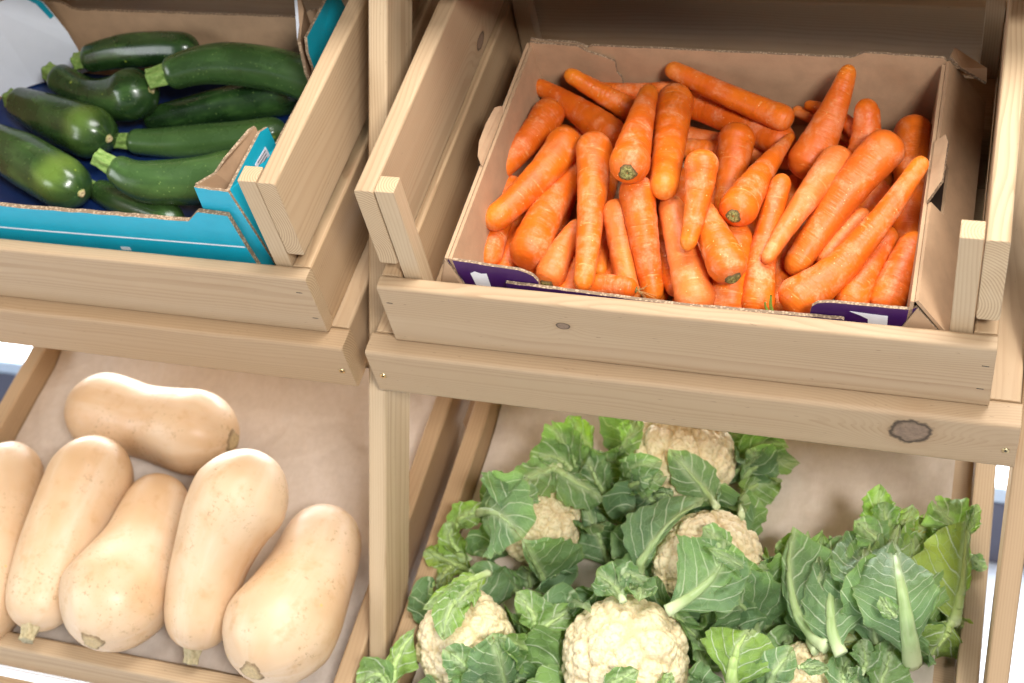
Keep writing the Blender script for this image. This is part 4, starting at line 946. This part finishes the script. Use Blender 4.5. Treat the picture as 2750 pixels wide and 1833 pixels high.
# ------------------------------------------------------------------ cartons
rc = random.Random(12)
car = empty('cardboard_carton', T((0, 0, 0)), tilt=True)
tag(car, 'brown cardboard carton with purple front flaps, filled with carrots', 'carton')
KF = ('kraft', 'kraft', 'flute'); KK = ('kraft', 'kraft', 'kraft'); PF = ('purple', 'kraft', 'flute')
z0 = .0115
prism('base_panel', car, [(.046, .026, z0), (.655, .026, z0), (.655, .412, z0), (.046, .412, z0)], (0, 0, 1), .004, KF)
# front: two purple ears and a low middle flap in front of them
earL = [(.100, .030, .078), (.100, .030, .090), (.0858, .030, .1318)] + [tuple(p) for p in rough_edge((.0900, .03, .1305), (.172, .03, .1235), 8, .0006, rc)] + [(.182, .03, .1195), (.189, .03, .1149), (.1935, .03, .106), (.1945, .03, .078)]
ea = prism('front_flap', car, earL, (0, 1, 0), .004, ('kraft', 'purple', 'flute'), label='purple flap with rounded corner at the carton end')
earR = [(.5030, .030, .078), (.5035, .030, .0972), (.5055, .030, .108), (.5115, .030, .1145), (.5206, .030, .1172)] + [tuple(p) for p in rough_edge((.525, .03, .1178), (.608, .03, .1182), 8, .0005, rc)] + [(.6163, .030, .1240), (.6005, .030, .088), (.5985, .03, .078)]
eb = prism('front_flap', car, earR, (0, 1, 0), .004, ('kraft', 'purple', 'flute'))
mid = [(.048, .0245, .012), (.155, .0245, .012), (.1552, .0245, .1040)] + [tuple(p) for p in rough_edge((.1575, .0245, .1042), (.36, .0245, .0945), 14, .0005, rc)] + [tuple(p) for p in rough_edge((.37, .0245, .0943), (.538, .0245, .0980), 12, .0005, rc)] + [(.5405, .0245, .0965), (.5405, .0245, .012)]
prism('front_panel', car, [(.07, .0245, .012)] + mid[1:], (0, 1, 0), .0045, ('kraft', 'purple', 'flute'))
prism('printed_mark', ea, [(.1115, .0298, .1100), (.1175, .0298, .1140), (.1250, .0298, .1108), (.1320, .0298, .1122), (.1330, .0298, .082), (.1155, .0298, .082)], (0, -1, 0), .0004, ('ink', 'ink', 'ink'))
prism('printed_mark', eb, [(.5459, .0298, .1068), (.566, .0298, .1055), (.5862, .0298, .1045), (.5858, .0298, .082), (.5655, .0298, .082), (.5653, .0298, .0965), (.5570, .0298, .1015)], (0, -1, 0), .0004, ('ink', 'ink', 'ink'))
# back wall with two torn ears
bk = [(.048, .405, z0), (.088, .405, .133), (.0912, .405, .1405)] + [tuple(p) for p in rough_edge((.10, .405, .1385), (.150, .405, .1370), 5, .0005, rc)] + [(.160, .405, .1335), (.166, .405, .130), (.1722, .405, .1332)] + \
     [tuple(p) for p in rough_edge((.18, .405, .1333), (.5005, .405, .1323), 26, .0006, rc)] + [(.5065, .405, .1353), (.5159, .405, .1407), (.522, .405, .1412)] + [tuple(p) for p in rough_edge((.53, .405, .1408), (.6100, .405, .1380), 8, .0006, rc)] + [(.613, .405, .133), (.655, .405, z0)]
prism('back_panel', car, bk, (0, 1, 0), .004, KF)
tearp = [(.0905, .4035, .139)] + [tuple(p) for p in rough_edge((.10, .4035, .1378), (.1537, .4035, .1365), 6, .0005, rc)] + [(.1672, .4035, .1270), (.186, .4035, .1205), (.2015, .4035, .1133), (.2024, .4035, .0945), (.2075, .4035, .085), (.2089, .4035, .0674), (.2085, .4035, .03), (.075, .4035, .03)]
prism('back_flap', car, tearp, (0, -1, 0), .0035, KF, label='torn inner flap in the back corner')
# left side: inner wall dropping from the ridge, outer wall leaning out below it
def side(name, pts, nrm): return prism(name, car, pts, nrm, .004, KK)
sl = [(.0885, .030, .133), (.0885, .405, .133), (.048, .412, z0), (.048, .026, z0)]
side('side_panel', sl, (-1, 0, .3))
side('inner_wall', [(.0890, .030, .1327), (.0890, .400, .1327), (.0985, .400, .017), (.0985, .030, .017)], (1, 0, .05))
hl = [(.0885, .272, .1335), (.0872, .2787, .1365), (.0820, .270, .1415), (.0795, .2385, .1435), (.0795, .2080, .1430), (.0835, .186, .140), (.0885, .178, .1338)]
side('handle_flap', hl, (-.4, 0, .9))
# right side: a wide sloping outer wall with a cut hand hole, its flap pushed up
w_ = lambda t: (.613 + .047 * t, .133 - .070 * t)
R0 = []
def rs(v, t): u, w = w_(t); return (u, v, w)
side('inner_wall', [(.6125, .030, .1327), (.6125, .400, .1327), (.6025, .400, .017), (.6025, .030, .017)], (-1, 0, .05))
sideR = prism('side_panel', car, [rs(.030, 0), rs(.172, 0), rs(.174, .30), rs(.245, .30), rs(.262, .04), rs(.262, 0), rs(.405, 0), rs(.412, 1), rs(.026, 1)], (.55, 0, .37), .004, KK)
prism('outer_wall', car, [(.660, .026, .063), (.660, .412, .063), (.660, .412, z0), (.660, .026, z0)], (-1, 0, 0), .004, KK)
prism('handle_hole_shade', sideR, [rs(.165, .0), rs(.165, .38), rs(.268, .38), rs(.268, .0)], (-.5, 0, -.3), .002, ('hole', 'hole', 'hole'))  # dark sheet behind the cut, painting the shade inside the hole
prism('handle_flap', car, [(.6135, .1700, .1345), (.6215, .1850, .1400), (.6270, .1960, .1430), (.6280, .2560, .1430), (.6245, .2700, .1410), (.6135, .2640, .1345)], (-.4, 0, .9), .004, KF)
# gusset corners folding from the front flaps to the side walls
prism('corner_gusset', car, [(.6163, .0305, .1240), (.6005, .0305, .088), (.600, .0275, .078), (.600, .0275, .03), (.659, .0275, .03), (.659, .0275, .063)], (0, -.2, .05), .003, KF)
prism('corner_gusset', car, [(.0858, .0305, .1318), (.1005, .0305, .090), (.1005, .0275, .078), (.048, .0275, .014)], (0, -.2, .05), .003, KF)
prism('back_flap', car, [(.6155, .410, .1345), (.6190, .4400, .1215), (.6590, .4060, .1210), (.6600, .392, .1120), (.630, .400, .1250)], (.3, 0, 1), .004, KF)

zc = empty('cardboard_carton', T((0, 0, 0)), tilt=True)
tag(zc, 'teal printed cardboard carton with cut corner posts, holding courgettes', 'carton')
TF = ('kraft', 'teal', 'flute')
prism('base_panel', zc, [(-.775, .038, z0), (-.178, .038, z0), (-.178, .430, z0), (-.775, .430, z0)], (0, 0, 1), .004, KF)
top = [(-.188, .035, .1680), (-.2270, .035, .1705), (-.2300, .035, .1690), (-.2470, .035, .1520), (-.2530, .035, .1516)] + [tuple(p) for p in rough_edge((-.26, .035, .1512), (-.70, .035, .1465), 34, .0008, rc)] + [(-.72, .035, .168), (-.77, .035, .168)]
prism('front_panel', zc, [(-.770, .035, z0), (-.168, .035, z0), (-.1795, .035, .090), (-.1822, .035, .1101)] + top, (0, 1, 0), .0065, TF)
ln = prism('printed_line', zc, [(-.775, .0346, .1065), (-.50, .0346, .1085), (-.1840, .0346, .1140), (-.1837, .0346, .1118), (-.50, .0346, .1062), (-.775, .0346, .1042)], (0, -1, 0), .0003, ('ink', 'ink', 'ink'))
prism('printed_mark', zc, [(-.3700, .0346, .0905), (-.3560, .0346, .0912), (-.3560, .0346, .085), (-.3700, .0346, .085)], (0, -1, 0), .0003, ('ink', 'ink', 'ink'))
# front right corner post: folded triangle, open at the top
cf = [(-.2215, .0425, .2070)] + [tuple(p) for p in rough_edge((-.216, .0425, .2058), (-.183, .0425, .2030), 5, .0006, rc)] + [(-.1775, .0425, .2030), (-.1600, .0425, .085), (-.1560, .0425, z0), (-.2260, .0425, z0), (-.2275, .0425, .150), (-.2240, .0425, .166)]
prism('corner_post', zc, cf, (0, 1, 0), .004, TF, label='cut triangular corner post of the teal carton, open at the top')
sr = [(-.1770, .0465, .2030), (-.1772, .146, .2013), (-.1772, .1640, .1920), (-.1778, .1665, .1570), (-.178, .30, .152), (-.178, .3076, .1574), (-.178, .3090, .1860), (-.178, .318, .2040), (-.178, .425, .2030), (-.160, .430, z0), (-.1565, .0465, z0)]
prism('side_panel', zc, sr, (-1, 0, 0), .004, TF)
prism('corner_fold', zc, [(-.2195, .0470, .2065), (-.2075, .073, .2000), (-.1990, .090, .2080), (-.1860, .140, .2090), (-.1835, .150, .2050), (-.1835, .150, z0), (-.2195, .0470, z0)], (-.9, .4, 0), .004, KF)
prism('corner_fold', zc, [(-.1845, .300, .1600), (-.1875, .3150, .2010), (-.2030, .372, .2030), (-.2330, .422, .2050), (-.2330, .422, z0), (-.1845, .300, z0)], (-.9, -.4, 0), .004, ('whiteboard', 'kraft', 'flute'))
lab = prism('printed_label', zc, [(-.1766, .1428, .1790), (-.1766, .1450, .1560), (-.1766, .112, .1560), (-.1766, .1086, .1819)], (1, 0, 0), .0004, ('labelp', 'labelp', 'labelp'))
for k in range(4):
    prism('text_line', lab, [(-.1761, .1395 - .001 * k, .1765 - .0045 * k), (-.1761, .1395 - .001 * k, .1755 - .0045 * k), (-.1761, .1150, .1782 - .0045 * k), (-.1761, .1150, .1792 - .0045 * k)], (1, 0, 0), .0003, ('greyink',) * 3)
bz = [(-.775, .430, z0), (-.775, .430, .155), (-.6431, .430, .1500), (-.6308, .430, .1470), (-.6213, .430, .1385)] + [tuple(p) for p in rough_edge((-.61, .430, .1360), (-.2508, .430, .1385), 26, .0007, rc)] + [(-.2346, .430, .1515), (-.2212, .430, .1530), (-.20, .43, .152), (-.178, .430, .152), (-.178, .430, z0)]
prism('back_panel', zc, bz, (0, 1, 0), .005, KF)
prism('side_panel', zc, [(-.775, .038, z0), (-.775, .430, z0), (-.775, .430, .20), (-.775, .300, .20), (-.775, .28, .155), (-.775, .16, .155), (-.775, .14, .20), (-.775, .038, .20)], (1, 0, 0), .004, TF)
# white diagonal fold in the back left corner, creased down the middle
wq = prism('corner_fold', zc, [(-.7690, .360, .022), (-.7690, .362, .1100), (-.7250, .388, .1750), (-.7200, .392, .022)], (.5, -.85, 0), .003, ('whiteboard', 'whiteboard', 'flute'), label='white inner corner fold with a teal edge')
wr = prism('corner_fold', zc, [(-.7200, .392, .022), (-.7250, .388, .1750), (-.6700, .4180, .1790), (-.6560, .4240, .1560), (-.6500, .4250, .130), (-.6440, .4262, .100), (-.6420, .4262, .070), (-.6440, .4255, .022)], (.45, -.89, 0), .003, ('whiteboard', 'whiteboard', 'flute'), label='white inner corner fold')
prism('teal_edge', wr, [(-.6720, .4140, .1792), (-.6560, .4202, .1575), (-.6500, .4222, .1310), (-.6560, .4192, .1280), (-.6640, .4160, .1580), (-.6800, .4100, .1785)], (.45, -.89, 0), .0015, ('teal', 'teal', 'teal'))
# navy sheet lying in the carton under the courgettes
V, F = [], []
for j in range(13):
    for i in range(25):
        u = -.770 + .57 * i / 24; v = .048 + .375 * j / 12
        V.append((u, v, .0175 + .0022 * noise.noise(Vector((u * 9, v * 9, 0)))))
for j in range(12):
    for i in range(24):
        k = j * 25 + i; F.append((k, k + 1, k + 26, k + 25))
ns = link('lining_sheet', mesh_from('lining_sheet', V, F), None, [M['navy']]); ns.matrix_world = TILTM
tag(ns, 'glossy navy blue sheet lying under the courgettes', 'sheet')
# ------------------------------------------------------------------ carrots
CL = dict(
 back_hidden='carrot lying flat against the back of the carton, mostly hidden behind the second-left slanting one',
 behind_pair='thick carrot lying crosswise just below the long thin one at the back wall',
 mid_horizontal='short stretch of crosswise carrot between two upright ones in the middle of the carton',
 sliver_a='lowest of three thin carrots crossing behind the upright one leaning on the back wall',
 sliver_b='middle of three thin carrots crossing behind the upright one leaning on the back wall',
 sliver_c='topmost of three thin carrots crossing behind the upright one leaning on the back wall',
 back_long='long thin carrot resting along the back wall, tip pointing left',
 back_left2='slanting carrot at the back left whose tip touches the torn cardboard flap',
 left_top='carrot in the back left corner, its blunt tip over the left carton wall',
 right_back='thick carrot standing along the right carton wall behind the longest one',
 right_narrow='short upright carrot near the back right, between the leaning one and the right wall',
 shade_right='shaded carrot showing between the two biggest ones on the right',
 left_low='carrot lying along the left carton wall under the blunt-tipped one',
 low_a='narrow shaded carrot deep between the straight vertical one and its right neighbour',
 low_b='carrot in shade left of the smooth bright vertical one in the middle',
 shade_mid='small patch of shaded carrot right of the smooth bright vertical one at the front',
 fat_bottom='fat carrot showing low at the front below the green-crowned one',
 right_low1='carrot slanting under the longest one, above the right purple flap',
 right_low2='thick carrot in the front right corner of the carton',
 shade_low='shaded carrot showing under the middle of the longest one',
 back_upright='large carrot leaning up against the back wall, tip over its edge',
 left_upper='carrot along the upper left wall with a rounded bright tip pointing down left',
 mid_top='upright carrot with broad dusty shoulder in the middle, behind the pointed one',
 left_arm='broad carrot slanting from lower left with its head above the left purple flap',
 crown_left='small carrot with its crown facing out beside the left purple flap',
 root_end='short carrot end with wispy root hairs lying crosswise at the front edge',
 crown_low='carrot with its dark crown resting on the front edge of the carton',
 crown_right='stout carrot with a large green crown facing out, right of centre',
 low_right='straight carrot running down to the front edge beside the green sprout',
 left_mid='long carrot with blunt scuffed tip lying over the left wall carrots',
 centre_left='straight vertical carrot left of centre narrowing to a yellow tip at the front',
 centre='smooth bright carrot curving down to the front edge in the centre',
 yellow_tip='carrot with a bright yellow lower tip, right of the smooth centre one',
 crown_top='pale dusty carrot with round brown crown, topmost left of centre',
 top_mid='thick glossy carrot lying tip down on top of the pile in the middle',
 crown_pointed='carrot tapering to a sharp tip at upper right with a brown crown below',
 right_mid='slanting carrot with a thin hairy tip, just left of the biggest one',
 right_big='biggest carrot on the right, lying slanted on top of the pile',
 right_long='longest carrot, with cracked skin, slanting from the front edge to the right wall')
def carrot(pts, label, group, seed, crown=0, bed=False):
    rn = random.Random(seed); ph = [rn.uniform(0, 6.28) for _ in range(6)]; sq = rn.uniform(-.03, .03)
    def rmod(t, a, q):
        b = 1 + .010 * math.sin(t * 34 + ph[0]) + .010 * math.sin(t * 61 + ph[1] + .7 * math.sin(a)) + sq * math.cos(2 * a + ph[2])
        b += .015 * noise.noise(Vector((t * 7 + seed * 3.1, math.cos(a) * .8, math.sin(a) * .8)))
        b += .010 * noise.noise(Vector((t * 40 + seed, math.cos(a) * 1.6, math.sin(a) * 1.6)))
        return b
    o, i = swept('carrot', pts, 'carrot', .72, .85, 2.35, 2.0, rings=40 if bed else 64, seg=20 if bed else 32, rmod=rmod)
    tip = np.repeat(np.clip((i['ss'] / i['L'] - .80) / .2, 0, 1) * rn.uniform(.1, .55), i['seg'])
    o.data.attributes['tipness'].data.foreach_set('value', tip.astype(np.float32))
    tag(o, label, 'carrot', group)
    if crown in (1, 3):
        disc('crown', o, i['E0'], i['d0'], i['r0'] * rn.uniform(.40, .46), 'crown', dome=.35, irregular=.07, seed=seed, offset=i['r0'] * -.055)
    if crown == 2:
        disc('crown', o, i['E0'], i['d0'], i['r0'] * .35, 'crown', dome=.3, seed=seed, offset=i['r0'] * -.05)
        for k in range(9):
            e = np.array(i['E0']); d = np.array(i['d0']); j = np.array([rn.uniform(-1, 1) for _ in range(3)])
            thread('root_hair', o, [e, e + d * .006 + j * .004, e + d * .012 + j * .009, e + d * .014 + j * .014], .0004, 'hair')
    return o
for k, (nm, cr, pts) in enumerate(CARROT):
    o = carrot(pts, CL[nm], 'carrots piled in the carton', 100 + k, cr)
    if nm == 'low_right':
        pass
for k, pts in enumerate(CARROT_BED):
    carrot(pts, 'carrot buried at the bottom of the pile, showing only through gaps', 'carrots buried under the pile', 300 + k, 0, True)
inv = TILTM
sp = empty('green_sprout', T((.4610, .040, .085))); tag(sp, 'short cut green sprout sticking up at the front edge of the carrots', 'sprout')
for a, b, r in (((0, 0, -.012), (-.0016, .001, .022), .0026), ((-.003, 0, -.012), (-.0085, 0, .010), .002)):
    A_ = TILTM.to_3x3() @ Vector(a); B_ = TILTM.to_3x3() @ Vector(b)
    thread('stalk', sp, [A_, A_.lerp(B_, .5) + Vector((-.0015, 0, 0)), B_], r, 'sprout', seg=10)

# ------------------------------------------------------------------ courgettes
ZL = dict(
 under=('courgette mostly hidden below the front edge of the teal carton', (.25, .0)),
 back=('dark courgette lying against the back wall of the teal carton', (.0, 0)),
 mid_dark=('dark courgette with a brownish sheen in the middle, its stem end hidden', (.0, 0)),
 big=('large bright green courgette with a thick ribbed stem, on top at the back right', (.28, .1)),
 crook=('crooked courgette with narrow bent neck beside the white cardboard fold', (.05, 0)),
 right1=('slim light green courgette with stubby stem, second from the front on the right', (.55, .1)),
 left1=('fat courgette with a round tan scar, middle left of the carton', (.15, .75)),
 right2=('courgette with a ragged ribbed stem nearest the front right corner', (.4, .1)),
 left2=('fat courgette with a yellow-green patch at its scar, lowest at the left', (.15, 1.0)))
for k, (nm, pts) in enumerate(ZUCCHINI):
    lb, (lt, patch) = ZL[nm]; rn = random.Random(500 + k); ph = [rn.uniform(0, 6.28) for _ in range(4)]
    def rmod(t, a, q, ph=ph, k=k):
        return 1 + .012 * math.cos(8 * a + ph[0]) + .02 * math.cos(3 * a + ph[1]) + .03 * noise.noise(Vector((t * 3 + k * 5, math.cos(a) * .6, math.sin(a) * .6)))
    extB = .88
    o, i = swept('courgette', pts, 'zuc', .42, extB, 2.4, 2.1, rings=60, seg=48, rmod=rmod)
    n = i['rings'] * i['seg']; ar = np.zeros((n, 3), np.float32)
    for j in range(i['rings']):
        t = i['ss'][j] / i['L']
        for s in range(i['seg']):
            a = -math.pi / 2 + s / i['seg'] * math.tau
            ar[j * i['seg'] + s] = (s / i['seg'], t, math.exp(-((t - .84) / .13) ** 2) * max(0, .35 + .75 * math.sin(a + .25)))
    o.data.attributes['around'].data.foreach_set('vector', ar.ravel())
    o.color = (lt, patch, 0, 1)
    tag(o, lb, 'courgette', 'courgettes in the teal carton')
    if nm not in ('mid_dark',):
        d0 = i['d0']; stub('stem', o, np.array(i['E0']) - d0 * .004, d0, i['r0'] * .66, .030 if nm in ('big', 'right1', 'right2') else .022, 'zstem', flare=1.15, lobes=5, depth=.22, taper=.95)
    if nm in ('crook', 'left1', 'left2'):
        disc('blossom_scar', o, np.array(i['E1']), i['d1'], .0062, 'zscar', dome=.3, seed=k, offset=.0003)

# ------------------------------------------------------------------ butternut squash
SL = dict(
 lying='butternut squash lying crosswise behind the row, its scarred bulb end to the right',
 edge='butternut squash cut off by the left edge, half hidden by its neighbour',
 bulb_top_left='butternut squash with narrow neck and woody stem pointing down at the left',
 bulb_front='butternut squash with a wide pale bulb and large round scar facing front',
 tall='tall butternut squash with scuffed bulb on top and a stem pointing down',
 right='rightmost butternut squash, bulb down with a grey scar near the tray front')
for k, (nm, pts) in enumerate(SQUASH):
    rn = random.Random(700 + k); ph = [rn.uniform(0, 6.28) for _ in range(4)]
    bulb_last = True
    def rmod(t, a, q, ph=ph, k=k, tall=nm):
        return 1 + .010 * math.cos(10 * a + ph[0]) * max(0, t - .45) * 2 + .018 * math.cos(2 * a + ph[1]) + .035 * noise.noise(Vector((t * 2.4 + k * 7, math.cos(a) * .7, math.sin(a) * .7)))
    o, i = swept('butternut_squash', pts, 'squash', .80, .93, 2.2, 2.05, rings=64, seg=56, rmod=rmod)
    tag(o, SL[nm], 'squash', 'butternut squash lined up in the lower tray')
    if nm in ('bulb_top_left', 'tall'):
        stub('stem', o, np.array(i['E0']) - i['d0'] * .002, i['d0'], .0125, .024, 'sstem', flare=1.25, lobes=5, depth=.25, taper=.85)
    if nm in ('lying', 'bulb_front', 'right'):
        disc('blossom_scar', o, np.array(i['E1']), i['d1'], .0165, 'sscar', dome=.16, irregular=.12, seed=k, offset=-.0008)

# ------------------------------------------------------------------ cauliflowers
KL = dict(
 k1='cauliflower at the back, partly hidden by the rail above',
 k2='cauliflower mostly covered by its own wilted leaves, at the left of the tray',
 k3='cauliflower in the middle with a broad ribbed leaf folded across its front',
 k4='cauliflower at the front left beside the tray wall, cream head half bare',
 k5='largest cauliflower with a bare round cream head at the front centre',
 k6='small cauliflower at the front behind a yellow-ribbed leaf',
 k7='leafy cauliflower on the right wrapped in tall upright leaves hiding its head')
SPH = [(T(p), R * .97) for k, p, R in HEADS]
ROOT = {}
for q, (k, p, R) in enumerate(HEADS):
    c = T(p); e = empty('cauliflower', c); tag(e, KL[k], 'cauliflower', 'cauliflowers in the lower tray')
    ROOT[k] = (e, c)
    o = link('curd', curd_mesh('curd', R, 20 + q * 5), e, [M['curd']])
    ax = (CAM - Vector(c)).normalized() * .6 + (TILTM.to_3x3() @ Vector((0, 0, 1))) * .6
    o.rotation_euler = ax.to_track_quat('Z', 'Y').to_euler()
# wrapper leaves cupping each head from below
RL = random.Random(77)
for q, (k, p, R) in enumerate(HEADS):
    e, c = ROOT[k]; n_ = 9
    for i in range(n_):
        if k == 'k2' and i % 2: continue
        a = i / n_ * math.tau + RL.uniform(-.25, .25) + q
        du, dv = math.cos(a), math.sin(a)
        if p[0] + du * R * 1.3 < .012 or p[0] + du * R * 1.3 > .70: continue
        up = -.05 if dv > -.2 else -.35
        P_ = [(p[0] + du * R * .45, p[1] + dv * R * .45, p[2] - R * .8), (p[0] + du * R * 1.12, p[1] + dv * R * 1.12, p[2] - R * .25), (p[0] + du * R * RL.uniform(1.2, 1.4), p[1] + dv * R * RL.uniform(1.15, 1.4), p[2] + R * (up + RL.uniform(-.1, .2)))]
        leaf(e, c, P_, R * RL.uniform(.9, 1.2), RL.uniform(-.1, .1), RL.uniform(-.25, .3), RL.uniform(.5, .9), RL.uniform(-.35, .25), 1.1, SPH, 1200 + q * 20 + i)
for n, (k, P, wd, asym, h_curl, ruf, hue, ribw, tw) in enumerate(LEAVES):
    e, c = ROOT[k]
    leaf(e, c, P, wd, asym, h_curl, ruf, hue, ribw, SPH, 900 + n)

# ------------------------------------------------------------------ light
def area(name, loc, target, sx, sy, power, color=(1, 1, 1)):
    L = bpy.data.lights.new(name, 'AREA'); L.shape = 'RECTANGLE'; L.size = sx; L.size_y = sy; L.energy = power; L.color = color
    o = bpy.data.objects.new(name, L); col.objects.link(o); o.location = loc
    o.rotation_euler = (Vector(target) - Vector(loc)).to_track_quat('-Z', 'Y').to_euler(); return o
area('shopfront_daylight', (2.0, -3.2, 2.35), (0, .1, 1.0), .85, .65, 140, (1, .985, .965))
area('ceiling_light', (.7, -.75, 3.1), (.25, -.1, 1.0), 1.7, 1.1, 98, (1, .99, .975))
area('side_window', (-2.3, -1.7, 1.15), (-.1, .1, .75), 1.6, 1.2, 46, (.94, .97, 1))
area('rear_window', (-.5, 1.98, 1.45), (-.1, 0, .7), 3.4, 1.7, 150, (.95, .98, 1))

w = bpy.data.worlds.new('World'); scene.world = w; w.use_nodes = True
w.node_tree.nodes['Background'].inputs[0].default_value = (.9, .95, 1.0, 1); w.node_tree.nodes['Background'].inputs[1].default_value = .09

# ------------------------------------------------------------------ camera
cd = bpy.data.cameras.new('camera'); cam = bpy.data.objects.new('camera', cd); col.objects.link(cam)
cd.sensor_width = 36; cd.lens = 50.094; cd.clip_start = .05; cd.clip_end = 100
R = Matrix(((.94994, -.10366, .29474), (.31143, .23855, -.91984), (.02504, .96558, .25889)))
cam.matrix_world = Matrix.Translation(CAM) @ R.to_4x4()
cd.dof.use_dof = True; cd.dof.focus_distance = 1.60; cd.dof.aperture_fstop = 5.0
scene.camera = cam
scene.render.engine = 'CYCLES'
scene.cycles.use_denoising = True
scene.cycles.max_bounces = 8; scene.cycles.diffuse_bounces = 4; scene.cycles.glossy_bounces = 3; scene.cycles.transmission_bounces = 4
scene.cycles.sample_clamp_indirect = 6
scene.view_settings.view_transform = 'Standard'; scene.view_settings.look = 'None'; scene.view_settings.exposure = 0; scene.view_settings.gamma = 1
